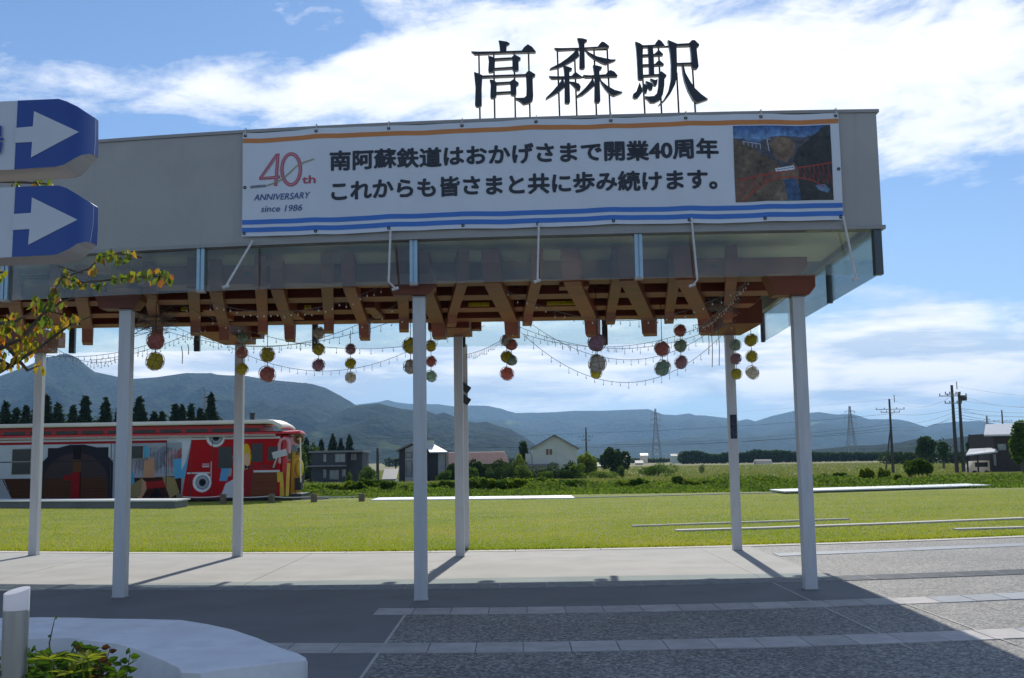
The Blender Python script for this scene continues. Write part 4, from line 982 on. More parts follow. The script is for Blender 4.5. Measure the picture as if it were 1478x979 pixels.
# ------------------------------------------------------------ railcar
TD = 46.0
def tr(px, py, d=TD): return P(px, py, d)
TX1 = P(404, 680, TD).x; TX0 = TX1-15.8; TW = 2.75
train = thing('railcar', 'red and white painted railcar with a cream clerestory roof on the line', 'train', ((TX0+TX1)/2, TD+TW/2, 0))
zb = .28; ze = P(300, 630, TD).z
def slope(x): return 0.0
zeave = ze
body = MB().box(TX0, TX1, TD+.02, TD+TW-.02, zb, zeave+.04).build('body', pmat('train_red', srgb(178, 22, 28), .3, .06, 2, dirt=.15), train, bevel=.04)
Z = lambda py: P(200, py, TD).z
XX = lambda px: P(px, 670, TD).x
lv = Print(-60, 630, 404, 722, 640, 128, srgb(170, 20, 26))
wht = srgb(196, 200, 206); red = srgb(150, 14, 22)
lv.rect(-60, 630, 275, 689, srgb(178, 184, 192))
lv.rect(-60, 628, 404, 633.5, red); lv.rect(-60, 633, 404, 636.5, wht); lv.rect(-60, 636, 240, 640, red)
lv.rect(-60, 688, 165, 722, srgb(72, 40, 26))
for k in range(11): lv.line([(-60, 689+k*3.2), (165, 689+k*3.2)], .5, srgb(48, 26, 18))
lv.poly([(0, 689), (6, 689), (22, 722), (-60, 722), (-60, 689)], srgb(150, 154, 162)); lv.line([(4, 689), (22, 722)], 1.2, srgb(20, 18, 20))
# rounded dark doorway with the number 1
lv.poly([(58, 722), (58, 668), (68, 658), (68, 645), (82, 645), (100, 640.5), (120, 640.5), (140, 645), (156, 645), (156, 658), (164, 668), (164, 722)], srgb(34, 34, 46))
lv.ell(109, 700, 48, 48, srgb(60, 48, 52)); lv.poly([(62, 722), (62, 705), (68, 688), (150, 688), (155, 705), (158, 722)], srgb(78, 46, 28))
for k in range(9): lv.line([(60, 690+k*3.6), (158, 690+k*3.6)], .5, srgb(50, 28, 18))
lv.rect(105, 643, 117, 662, srgb(24, 22, 28)); lv.rect(105, 662, 117, 680, srgb(92, 58, 34))
lv.rect(103, 680, 115, 720, srgb(132, 14, 20)); lv.rect(92, 685, 104, 691, srgb(132, 14, 20)); lv.rect(115, 680, 117.5, 720, srgb(60, 10, 14))
lv.rect(-60, 664, 185, 664.8, srgb(40, 40, 44)); lv.rect(160, 682, 240, 682.8, srgb(30, 30, 34))
# plain colour fields standing in for the painted figures
lv.rect(163, 640, 276, 722, srgb(150, 156, 166)); lv.poly([(180, 722), (186, 690), (262, 688), (262, 722)], srgb(58, 26, 22))
for k, (cx, cy, rx, ry, c) in enumerate([(222, 664, 15, 19, (140, 142, 152)), (238, 660, 13, 15, (122, 126, 142)), (250, 664, 12, 14, (166, 140, 146)), (205, 668, 16, 14, (150, 146, 152)), (262, 660, 8, 12, (160, 96, 100))]):
    lv.ell(cx, cy, rx, ry, srgb(*c)); lv.ell(cx+2, cy+2, rx*.7, ry*.7, srgb(*[int(v*.86) for v in c]))
for k in range(14): lv.line([(192+k*5, 650+3*sin(k)), (190+k*5.3, 684)], .8, srgb(84, 84, 96))
lv.ell(208, 652, 7, 9, srgb(84, 160, 190)); lv.poly([(208, 666), (222, 660), (224, 690), (206, 690)], srgb(186, 140, 110)); lv.poly([(196, 716), (206, 692), (216, 700), (204, 722)], srgb(186, 140, 112))
lv.poly([(184, 684), (193, 682), (196, 708), (185, 710)], srgb(78, 150, 190)); lv.poly([(250, 664), (272, 661), (271, 690), (252, 692)], srgb(86, 160, 200)); lv.poly([(211, 696), (236, 694), (240, 704), (212, 706)], srgb(150, 30, 30))
lv.poly([(234, 688), (252, 690), (260, 712), (246, 720)], srgb(150, 130, 86)); lv.poly([(182, 722), (190, 700), (206, 690), (204, 716)], srgb(140, 122, 84)); lv.poly([(214, 722), (226, 704), (240, 722)], srgb(20, 18, 22))
lv.poly([(276, 636), (404, 636), (404, 722), (262, 722)], srgb(168, 14, 22)); lv.poly([(240, 632), (276, 632), (268, 668), (262, 680), (262, 640)], srgb(196, 200, 206))
lv.rect(270, 683, 303, 685.5, wht); lv.rect(304, 668, 305.6, 692, wht); lv.rect(366, 682, 404, 684.5, wht); lv.rect(292, 671, 302, 672.4, wht, .7); lv.rect(292, 674, 302, 676, wht, .9)
lv.rect(352, 685, 400, 720, srgb(112, 62, 42))
for k in range(10): lv.line([(352, 688+k*3.3), (400, 688+k*3.3)], .5, srgb(84, 44, 30))
for (cx, cy, r) in ((292, 698, 14), (310.5, 633, 14)):
    for rr, c in ((1.0, (214, 216, 220)), (.74, (120, 128, 138)), (.58, (160, 164, 170)), (.40, (40, 44, 54)), (.2, (10, 10, 14))): lv.ell(cx+(0.5 if rr < 1 else 0), cy, r*rr*.96, r*rr, srgb(*c))
lv.poly([(318, 722), (326, 700), (338, 694), (356, 700), (350, 722)], srgb(196, 196, 204)); lv.ell(355, 662, 7, 19, srgb(206, 172, 40)); lv.poly([(350, 660), (359, 656), (361, 680), (351, 682)], srgb(214, 170, 140)); lv.poly([(345, 684), (366, 676), (362, 716), (350, 722)], srgb(140, 30, 36))
lv.poly([(326, 662), (336, 660), (334, 690), (322, 690)], srgb(150, 146, 152)); lv.poly([(320, 676), (332, 674), (328, 696), (317, 696)], srgb(90, 150, 196)); lv.line([(330, 722), (336, 706)], 2, wht); lv.poly([(340, 722), (352, 706), (352, 722)], srgb(226, 226, 230))
lv.noise(30, .04)
# the number and logo keep to the print; the side skin itself
def side_pos(x, y): return (XX(x), TD+.012, P(200, y, TD).z)
lv.obj('side_livery', side_pos, M['livery'], train)
MB().box(XX(-60), XX(404), TD-.004, TD+.1, Z(722.4), Z(720.6)).build('sill', M['black'], train)
text_obj('number', 'MT-3010', M['b_ink'], train, .27, lambda u, y: (XX(353)+(XX(397)-XX(353))*u, TD+.005, Z(680)+y), .012)
trd = pmat('train_bright_red', srgb(196, 24, 34), .3, .05, 2)
# side windows
wg = pmat('dark_window_glass', (.018, .022, .026), .15, .1, 2, spec=.3)
for (x0, x1, y0, y1) in ((-50, -30, 647, 683), (17.5, 44, 646, 682), (186, 206, 644, 662), (316, 334, 648, 677), (364.5, 378, 644, 669), (404-1, 404, 650, 668)):
    if x0 > 400: continue
    f = MB().box(XX(x0-1), XX(x1+1), TD-.004, TD+.02, Z(y1+1), Z(y0-1)).build('window', M['white'] if x0 < 200 else M['black'], train)
    MB().box(XX(x0), XX(x1), TD-.010, TD+.01, Z(y1), Z(y0)).build('pane', wg, f)
    if x0 < 100: MB().box(XX(x0), XX(x1), TD-.013, TD+.0, Z((y0+y1)/2+.6), Z((y0+y1)/2-.6)).build('glazing_bar', M['white'], f)
# roofs: red lower flare, monitor with windows, cream upper slab with curled front
z1, z2, z3, z4 = Z(629.5), Z(627), Z(616), Z(610.2)
m = MB(); xr = XX(437)
m.prism([(TX0, TD-.12, z1), (TX0, TD-.12, z2), (TX0, TD+.35, z2+.06), (TX0, TD+TW-.35, z2+.06), (TX0, TD+TW+.12, z2), (TX0, TD+TW+.12, z1)], (XX(398)-TX0, 0, 0))
m.build('lower_roof', trd, train)
m = MB(); m.add([(XX(398), TD-.12, z1), (XX(398), TD-.1, z1+.06), (XX(398), TD+.35, z2+.05), (XX(398), TD+TW-.35, z2+.05), (XX(398), TD+TW+.12, z1), (XX(429), TD+.5, z1+.02), (XX(429), TD+.5, z1+.12), (XX(424), TD+.7, z2+.10), (XX(424), TD+TW-.9, z2+.10), (XX(429), TD+TW-.7, z1)],
      [(0, 1, 6, 5), (1, 2, 7, 6), (2, 3, 8, 7), (3, 4, 9, 8), (0, 5, 9, 4), (5, 6, 7, 8, 9)]); m.build('front_canopy', trd, train, smooth=False)
MB().box(TX0, XX(398), TD-.135, TD-.05, Z(632.5), z1-.003).build('gutter', M['white'], train)
MB().box(TX0, XX(376), TD+.35, TD+TW-.35, z2, z3+.01).build('monitor', pmat('monitor_red', srgb(176, 16, 28), .4, .08, 2), train)
k = -40
while k < 372:
    x0 = k; x1 = k+31
    if x1 < 374:
        f = MB().box(XX(x0), XX(x1), TD+.33, TD+.36, Z(626.3), Z(620.6)).build('monitor_window', wg, train)
    k += 38
m = MB(); prof = [(TX0, z4), (XX(384), z4+.03), (XX(394), z4+.0), (XX(402), z4-.13), (XX(407), z4-.28)]
for (x, z) in prof:
    for j, yy in enumerate(np.linspace(-.08, TW+.08, 9)):
        c_ = 1-((yy-TW/2)/(TW/2+.08))**2; m.v.append((x, TD+yy, z+.05*c_))
for i in range(4):
    for j in range(8): m.f.append((i*9+j, (i+1)*9+j, (i+1)*9+j+1, i*9+j+1))
o = m.build('upper_roof', pmat('cream_roof', (.74, .70, .62), .5, .06, 1, dirt=.3), train, smooth=True); sd_ = o.modifiers.new('s', 'SOLIDIFY'); sd_.thickness = .16; sd_.offset = -1
MB().tube([(XX(353.5), TD+1.2, z4), (XX(353.5), TD+1.2, Z(597.5))], .11, 10).tube([(XX(353.5), TD+1.2, Z(599.5)), (XX(353.5), TD+1.2, Z(597))], .14, 10).build('exhaust', M['black'], train)
for px_ in (60, 160, 240, 276, 306, 350):
    MB().box(XX(px_)-.012, XX(px_)+.012, TD-.002, TD+.02, Z(720), Z(637)).build('panel_seam', M['black'], train)
for px_ in (-20, 130, 250, 310): MB().box(XX(px_)-.7, XX(px_)+.7, TD+.3, TD+1.0, .10, .27).build('underframe_box', M['black'], train)
# cab end
fx = TX1; cabred = trd
MB().box(fx-.01, XX(412), TD+.15, TD+TW-.15, zb, zeave).build('cab_front', cabred, train, bevel=.08)
ny = XX(412)
for (ya, yb, za, zc) in ((.35, 1.05, Z(668), Z(644)), (1.15, 1.6, Z(700), Z(644)), (1.7, 2.4, Z(668), Z(644))):
    f = MB().box(ny-.02, ny+.012, TD+ya, TD+yb, za, zc).build('cab_window', M['white'], train); MB().box(ny-.01, ny+.02, TD+ya+.05, TD+yb-.05, za+.05, zc-.05).build('pane', wg, f)
MB().box(XX(403.5)-.5, XX(403.5)-.1, TD-.006, TD+.02, Z(668), Z(648)).build('cab_side_window', wg, train)
yel = pmat('cab_yellow', (.62, .42, .04), .4, .1, 4); 
m = MB()
for py0, py1, yy in ((672, 720, .1), (655, 722, 1.15), (660, 722, 1.9), (655, 722, 2.6)):
    m.beam((XX(414), TD+yy, Z(py1)), (XX(416), TD+yy, Z(py0)), .12, .10, (0, 1, 0))
m.beam((XX(406), TD+.1, Z(720)), (XX(404), TD+.02, Z(685)), .25, .08, (0, 1, 0)); m.build('front_frame', yel, train)
m = MB(); q = [(XX(403), TD+.05, Z(672)), (XX(402.5), TD+.05, Z(645)), (XX(405), TD+.05, Z(638)), (XX(410), TD+.05, Z(636.5)), (XX(415), TD+.05, Z(638)), (XX(417.5), TD+.05, Z(645)), (XX(417), TD+.05, Z(658))]
m.tube(q, .075, 6); m.build('front_arch', pmat('arch_pink', (.62, .30, .34), .4, .1, 3), train)
m = MB(); m.sphere((XX(425), TD+.9, Z(636)-.02), .17, 10, 7).torus((XX(425), TD+.9, Z(636)), (0, 1, 0), .2, .05, 14, 5); m.build('head_lamp', pmat('brass', (.28, .20, .10), .35, .2, 6, metal=.7), train)
MB().beam((XX(394), TD-.05, Z(661)), (XX(414), TD-.05, Z(656)), .1, .28, (0, 0, 1)).build('signal_arm', pmat('arm_grey', (.5, .5, .52), .5, .1, 3), train)
MB().beam((XX(395), TD-.05, Z(678)), (XX(400), TD-.05, Z(664)), .06, .09, (0, 1, 0)).build('arm_strut', M['white'], train)
MB().sphere((XX(424), TD+1.2, Z(680)), (.2, .2, .42), 10, 8).build('front_ornament', pmat('ornament_yellow', (.66, .52, .05), .4, .1, 4), train, smooth=True)
MB().box(XX(419), XX(428), TD+1.0, TD+1.4, Z(712), Z(694)).build('front_step', M['black'], train)
MB().box(XX(404), XX(433), TD+.3, TD+TW-.3, Z(722), Z(717)).build('coupler_skirt', M['black'], train)
for x in (XX(-30), XX(0), XX(60), XX(330), XX(372)):
    w_ = MB().tube([(x, TD+.25, .30), (x, TD+.37, .30)], .38, 18).build('wheel', M['black'], train)
    MB().tube([(x, TD+.24, .30), (x, TD+.25, .30)], .14, 12).build('hub', M['brushed'], w_)
MB().tube([(XX(433), TD+.2, Z(700)), (XX(432), TD+.2, Z(636))], .03, 6).build('grab_rail', M['white'], train)
# rails
rl = thing('railway_track', 'railway track in the grass under the railcar', 'track', (-10, TD+1.3, 0))
for yy in (.75, 1.85): MB().box(-60, XX(470), TD+yy, TD+yy+.07, -.02, .1).build('rail', M['grate'], rl)
sl = MB()
for x in np.arange(-40, XX(470), .7): sl.box(x, x+.22, TD+.2, TD+2.4, -.03, .03)
sl.build('sleepers', M['bark'], rl, kind='stuff')
# white platform slabs
def wslab(xa, ya, xb, yb, d, lab, h=.05, wd_=2.6):
    a = P(xa, ya, d); 
    z = a.z; b = P(xb, yb, d); k = (z-CH)/(b.z-CH); b = P(xb, yb, d*k) if abs(k-1) < .4 else b
    b.z = z; v = (b-a).normalized(); L = (b-a).length; u = Vector((0, wd_, 0))
    t = thing('white_kerb_wall', lab, 'low wall', (a.x, a.y, 0), 'long low white walls in the lawn')
    n = max(2, int(L/2.0))
    for i in range(n):
        p, q = a+v*(L*i/n+.012), a+v*(L*(i+1)/n-.012)
        MB().prism([p, q, q+u, p+u], (0, 0, -h)).build('coping_stone', M['coping'], t)
    base = [a+u*.05+v*.1, b+u*.05-v*.1, b+u*.95-v*.1, a+u*.95+v*.1]
    MB().prism([(p.x, p.y, z-h-.005) for p in base], (0, 0, -(z-h)-.02)).build('base', M['slab'], t)
wslab(535, 721.5, 830, 718.3, 43.8, 'long low white wall in the lawn behind the middle post')
wslab(-40, 722.5, 255, 721.8, 42.6, 'low white wall in front of the railcar at the left', .05, 1.7)
wslab(1132, 709, 1430, 700, 44.2, 'long low white wall in the lawn at the right')
# wooden fence posts with rope beside the railcar
fpx = [(259, 713, 724), (322, 713, 724), (392, 713, 724), (453, 713, 724), (522, 712.5, 722)]
prev = None
wd = [pmat('post_wood', (.17, .13, .09), .9, .3, 8, .3)]
for px, a, b in fpx:
    d = 43.5; c = P(px, b, d); zt_ = P(px, a, d).z
    o = MB().tube([(c.x, d, 0), (c.x, d, zt_-.03), (c.x, d, zt_)], [.13, .13, .11], 9).build('wooden_post', wd[0])
    lab = {259: 'first short wooden post, by the right end of the left white wall', 322: 'short wooden post in front of the round porthole of the railcar', 392: 'short wooden post under the brown skirt of the railcar', 453: 'short wooden post just past the nose of the railcar', 522: 'short wooden post at the left tip of the long white wall'}[px]
    tag(o, lab, 'post', 'wooden rope posts beside the railcar')
    if prev: 
        r = MB().tube(catenary((prev.x, d, zt_-.08), (c.x, d, zt_-.08), .05, 8), .02, 5).build('rope', M['rope'])
        tag(r, 'thin rope span ending at the wooden post %s' % {322: 'below the porthole', 392: 'below the brown skirt', 453: 'past the railcar nose', 522: 'at the long white wall'}[px], 'rope', 'ropes of the post fence')
    prev = c
# ------------------------------------------------------------ mountains
def forest(name, c0, c1, c2, s=.009, p1=.60):
    m, q = newmat(name); tc = q.n('ShaderNodeTexCoord').outputs['Object']
    a = q.n('ShaderNodeTexNoise', {'Vector': tc, 'Scale': s*.35, 'Detail': 8, 'Roughness': .6}); b = q.n('ShaderNodeTexNoise', {'Vector': tc, 'Scale': s*3, 'Detail': 10, 'Roughness': .75})
    v = q.n('ShaderNodeTexVoronoi', {'Vector': tc, 'Scale': s*7})
    c = q.mix(q.ramp(b.outputs[0], [(.42, 0.0), (.58, 1.0)]), c0, c1)
    c = q.mix(q.ramp(a.outputs[0], [(p1, 0.0), (p1+.05, 1.0)]), c, c2)
    d = q.n('ShaderNodeBsdfPrincipled', {'Base Color': c, 'Roughness': .95, 'Specular IOR Level': .05})
    h = q.m('ADD', b.outputs[0], q.m('MULTIPLY', v.outputs['Distance'], -.5))
    bp = q.n('ShaderNodeBump', {'Strength': 1.0, 'Distance': 32.0, 'Height': h}); q.set(d.inputs['Normal'], bp.outputs[0])
    return fin(m, q, d)
M['forest'] = forest('mountain_forest', (.008, .022, .010), (.030, .060, .020), (.10, .16, .04))
M['forest2'] = forest('far_forest', (.018, .038, .02), (.04, .07, .03), (.16, .22, .06), .005, .66)
def ridge(name, pts, dc, df, mat, seed, amp, rough=.02, step=2.0):
    xs_ = [p[0] for p in pts]; ys_ = [p[1] for p in pts]; px = np.arange(xs_[0], xs_[-1]+.1, step); py = np.interp(px, xs_, ys_)
    nr = 46; V = []
    for i, x in enumerate(px):
        v = ray(x, py[i]); hor = v.z/v.y; dirx = v.x/v.y
        H = CH+hor*dc+2.2
        env = 1.0
        for j in range(nr):
            t = j/(nr-1)
            if t <= .84:
                u = t/.84; d = df+(dc-df)*u; base = H*(u**1.15) if u < 1 else H
                X = dirx*d; q = Vector((X/amp, d/amp*1.6, seed))
                s = (1-abs(noise.noise(q)*2))*.6+(1-abs(noise.noise(q*2.3)*2))*.3+noise.noise(q*6)*.12
                k = sin(pi*min(1, u))**.8
                z = base*(1-.34*k)+H*k*.62*(s-.45)+(-1-base*0)*(1-u)**6*4
                z = min(z, CH+(hor*d)*1.0 - 0.0 if u < .999 else z)
                if u > .96: z += H*rough*noise.noise(Vector((x*.11, seed, 0)))*(u-.96)/.04
                V.append((X, d, max(-6, z)))
            else:
                u = (t-.84)/.16; d = dc+(dc-df)*.5*u; V.append((dirx*d, d, H*(1-u)-6*u))
    n = len(px); ii = np.arange((n-1)*(nr-1)); r = ii//(nr-1)*nr+ii % (nr-1)
    me = fastmesh(name, V, np.stack([r, r+nr, r+nr+1, r+1], 1), mat, smooth=True)
    o = link(name, me); o['kind'] = 'structure'; return o
ridge('far_mountain_ridge', [(-500, 560), (-100, 585), (300, 590), (480, 586), (513, 582), (547, 577.5), (559, 574.5), (571, 578), (590, 580.5), (632, 581), (660, 585), (680, 583.5), (704, 584), (725, 589), (744, 595), (765, 594.5), (800, 593), (829, 591), (870, 591), (905, 589.5), (936, 588.5), (957, 597), (975, 598.5), (995, 595.5), (1003, 598), (1016, 598), (1049, 602), (1067, 606), (1078, 603.5), (1090, 607), (1114, 599), (1147, 591), (1160, 596), (1172, 594), (1182, 593), (1206, 597), (1230, 596.5), (1253, 604), (1295, 604), (1313, 608), (1336, 616), (1351, 611), (1378, 607.5), (1416, 606.5), (1446, 612.5), (1478, 621), (1600, 626), (2000, 618)], 8200, 4200, M['forest2'], 3.0, 1300, .012)
ridge('left_mountain', [(-700, 560), (-300, 520), (-60, 545), (0, 539), (40, 524), (66, 511), (97, 506.5), (112, 512), (123, 522), (137, 533), (169, 540), (192, 543.5), (225, 541), (269, 534.5), (300, 536), (325, 538), (355, 539), (390, 545), (422, 548), (450, 551), (470, 557), (490, 568), (513, 583), (540, 600), (600, 640), (640, 672)], 4200, 2300, M['forest'], 11.0, 620, .02)
ridge('near_mountain', [(420, 640), (460, 612), (500, 588), (520, 583), (547, 580.5), (560, 584), (578, 588.5), (600, 591), (615, 591.5), (630, 597), (640, 594), (652, 598.5), (668, 607), (690, 609.5), (702, 608), (718, 614), (737, 619), (755, 630), (769, 639), (790, 655), (800, 668)], 3000, 1900, M['forest'], 23.0, 420, .02, 1.2)
ridge('low_wooded_hill', [(1000, 660), (1060, 657), (1120, 655), (1180, 650), (1230, 645), (1262, 644), (1300, 640), (1320, 635), (1350, 637), (1400, 630), (1440, 628), (1478, 626), (1700, 622)], 1900, 1400, M['forest'], 5.0, 180, .05, 1.2)
# ------------------------------------------------------------ trees and shrubs
def crown(name, lobes, n, size, mat, parent=None, **tg):
    tot = sum(l[3]*l[4]*l[5] for l in lobes)**1.0; C = []
    for (x, y, z, rx, ry, rz) in lobes:
        k = max(8, int(n*rx*ry*rz/tot)); v = RN.normal(size=(k, 3)); v /= np.linalg.norm(v, axis=1)[:, None]
        r = RN.uniform(.45, 1.0, k)**.5*RN.uniform(.86, 1.10, k)
        C.append(np.stack([x+v[:, 0]*r*rx, y+v[:, 1]*r*ry, z+v[:, 2]*r*rz], 1))
    return leaves_mesh(name, np.concatenate(C), size, mat)
def tree(px, ybase, ytop, wpx, d, lab, mat='treeleaf', cat='tree', name='broadleaf_tree', group=None, n=2200, shape='round', leaf=None, zb=None):
    b = P(px, ybase, d); top_ = P(px, ytop, d).z; z0 = gz(d) if zb is None else zb
    H = top_-z0; Wd = wpx/F*d/2
    t = thing(name, lab, cat, (b.x, d, z0), group)
    trunk_h = H*(.28 if shape == 'round' else .12)
    MB().tube([(b.x, d, z0-.1), (b.x+.02*H, d, z0+trunk_h), (b.x, d, z0+H*.7)], [H*.035+.03, H*.025+.02, .02], 6).build('trunk', M['bark'], t)
    lobes = []
    if shape == 'round':
        for k in range(9):
            a = random.random()*6.28; rr = random.uniform(.2, .62); zz = random.uniform(.38, .82)
            lobes.append((b.x+Wd*rr*cos(a), d+Wd*rr*sin(a), z0+H*zz, Wd*random.uniform(.34, .52), Wd*.45, H*random.uniform(.14, .22)))
        lobes.append((b.x, d, z0+H*.62, Wd*.6, Wd*.6, H*.36))
    else:
        for k in range(10):
            a = random.random()*6.28; rr = random.uniform(.1, .75); zz = random.uniform(.2, .75)*(1.1-rr*.4)
            lobes.append((b.x+Wd*rr*cos(a), d+Wd*rr*sin(a)*.7, z0+H*zz*.9, Wd*random.uniform(.25, .4), Wd*.35, H*random.uniform(.2, .28)))
    me = crown('crown', lobes, n, leaf or max(.12, H*.055), M[mat]); link('crown', me, t)
    return t
def bush(px, yb, yt, w_, d, lab, mat='bush', n=1200, group=None): return tree(px, yb, yt, w_, d, lab, mat, 'bush', 'bush', group, n, 'low', None)
def conifer(px, yb, yt, wpx, d, lab, group='conifers standing in a row behind the railcar'):
    b = P(px, yb, d); z0 = gz(d); H = P(px, yt, d).z-z0; Wd = wpx/F*d/2
    t = thing('conifer_tree', lab, 'tree', (b.x, d, z0), group)
    MB().tube([(b.x, d, z0), (b.x, d, z0+H*.95)], [H*.022, .04], 6).build('trunk', M['bark'], t)
    n = 1500; u = RN.uniform(0, 1, n)**.7; h = 1-u; 
    lay = .72+.28*np.abs(np.sin(h*H*1.1+RN.uniform(0, 6))); a = RN.uniform(0, 2*pi, n); r = Wd*(u**.75)*lay*RN.uniform(.55, 1.08, n)*(1+.25*np.sin(a*3+px))
    C = np.stack([b.x+r*np.cos(a), d+r*np.sin(a), z0+H*(.06+.94*h)-r*.15], 1)
    link('crown', leaves_mesh('crown', C, H*.045, M['conifer'], aspect=2.0), t)
cf = [(6, 582, 22), (22, 588, 20), (36, 585, 18), (52, 579, 20), (66, 571, 16), (82, 583, 24), (104, 586, 16), (122, 572, 22), (151, 575, 20), (170, 590, 14), (184, 582, 16), (200, 573, 24), (222, 595, 20), (233, 594, 14), (252, 583, 15), (262, 584, 15), (275, 584, 14), (288, 590, 14), (304, 568.5, 20),
      (442, 632, 14), (452, 640, 12), (464, 634, 15), (480, 627, 14), (492, 633, 12), (504, 629, 15)]
names = ['tallest', 'slim', 'broad', 'ragged', 'dark', 'short', 'pointed']
CL = ['at the left edge of the photo', 'second from the left edge', 'touching the leftmost white post on its left', 'hidden by the leftmost white post', 'showing just right of the leftmost white post', 'squat, left of the tall one between the two leftmost posts',
      'small, leaning on the tall one between the two leftmost posts', 'tallest between the two leftmost posts', 'standing clear just left of the left front post', 'half hidden by the left edge of the left front post', 'hidden behind the left front post', 'large, just right of the left front post',
      'low and ragged, right of the large one', 'low, second ragged one right of the large one', 'first of the close trio left of the pylon', 'middle of the close trio left of the pylon', 'last of the close trio left of the pylon', 'small, at the foot of the faint pylon', 'tall and pointed, beside the second back post']
for i, (px, yt, wp) in enumerate(cf):
    if px < 400:
        lab = 'dark conifer behind the railcar, '+CL[i]
        conifer(px, 640, yt, wp*2.2, 150, lab)
    else:
        conifer(px, 660, yt, wp*2.0, 210, 'small conifer above the dark flat-roofed house, %s of six' % ['first from the left', 'second from the left', 'third from the left', 'fourth from the left', 'second from the right', 'rightmost'][i-19], 'small conifers beyond the flat-roofed house')
tree(400, 640, 604, 14, 190, 'small pale green treetop just above the railcar roof by the exhaust', 'brightleaf', n=400) if False else None
tree(886, 680, 637, 50, 190, 'round dark tree standing alone in the field', 'treeleaf', n=4500, shape='low')
tree(722, 700, 652, 46, 150, 'dark round garden tree in front of the pink roof', 'treeleaf', n=2500, shape='low')
tree(748, 690, 650, 34, 165, 'light green garden tree between the pink roof and the cream house', 'brightleaf', n=1500, shape='low')
tree(757, 690, 636, 18, 205, 'dark conifer-like tree peeping over the left eave of the cream house', 'treeleaf', n=900)
tree(843, 700, 644, 44, 175, 'yellow-green tree at the right corner of the cream house', 'brightleaf', n=2600, shape='low')
tree(852, 700, 650, 34, 185, 'olive tree behind the yellow-green one by the cream house', 'weed', n=1500, shape='low')
bush(897, 681, 667, 17, 165, 'small round clipped bush beside the lone dark tree', 'bush', 900)
bush(950, 682, 660, 68, 175, 'long dark hedge mound in front of the lattice pylon', 'bush', 2600)
for i_, (px_, yt_, w__, lb_) in enumerate([(676, 662, 30, 'rounded bush in the hedge just right of the twin posts, in front'), (712, 668, 34, 'rounded bush below the middle of the pink roof'), (752, 668, 30, 'rounded bush at the left foot of the cream house'), (790, 676, 34, 'rounded low bush in front of the cream house'), (818, 674, 30, 'rounded low bush right of the cream house front'), (836, 662, 26, 'rounded bush under the yellow-green tree'), (640, 672, 22, 'rounded bush at the right wall of the black gabled house')]):
    bush(px_, 700, yt_, w__*1.2, 125, lb_, ['bush', 'treeleaf', 'weed'][i_ % 3], 2200)
bush(1013, 673, 665, 10, 200, 'small lone bush out in the far field', 'treeleaf', 400)
for i, (px, yt, w_, lb) in enumerate([(684, 655, 22, 'dark hedge bush just right of the twin posts'), (702, 664, 20, 'dark hedge bush in front of the pink roof'), (737, 664, 26, 'dark hedge bush left of the cream house'), (762, 672, 26, 'low dark bush under the left part of the cream house'), (778, 668, 24, 'low dark bush under the window of the cream house'), (802, 665, 26, 'dark bush below the right part of the cream house'), (824, 655, 22, 'tall dark bush at the right wall of the cream house'), (866, 676, 26, 'pale bush right of the yellow-green tree'), (655, 664, 14, 'small dark bush right of the black gabled house')]):
    bush(px, 700, yt, w_*1.9, 140, lb, 'treeleaf' if i != 7 else 'weed', 2000)
bush(530, 690, 667, 36, 120, 'bright green bush right of the flat-roofed house', 'bush', 1800)
bush(505, 700, 674, 14, 125, 'small green bush by the flat-roofed house corner', 'bush', 500)
tree(437, 690, 648, 12, 125, 'green garden tree just past the nose of the railcar', 'weed', n=700)
tree(1338, 670, 628, 38, 230, 'large dark tree left of the double utility pole', 'treeleaf', n=2600)
tree(1362, 676, 632, 26, 210, 'thin open tree just left of the double utility pole', 'treeleaf', n=900)
tree(1402, 668, 628, 14, 240, 'narrow dark tree between the double pole and the white-roofed house', 'treeleaf', n=900)
tree(1421, 668, 629, 26, 250, 'dark tree behind the left corner of the white-roofed house', 'treeleaf', n=1500)
tree(1476, 680, 606, 40, 120, 'bright green tree cut by the right edge of the photo', 'bush', n=3500)
bush(1325, 695, 659, 54, 72, 'large green bush standing alone in the weeds at the right', 'bush', 3800)
bush(1250, 698, 672, 26, 66, 'loose light green bush in the weeds', 'brightleaf', 1100)
bush(1276, 694, 672, 20, 70, 'slim light green bush left of the large lone bush', 'brightleaf', 900)
bush(1212, 699, 679, 28, 68, 'low green bush right of the right front post', 'bush', 1300)
bush(1190, 700, 683, 26, 66, 'low dark green bush close to the right front post', 'bush', 1100)
bush(1145, 702, 690, 20, 66, 'small green bush just left of the right front post', 'weed', 700)
bush(1295, 690, 680, 14, 60, 'tiny weed clump by the large lone bush', 'weed', 400)
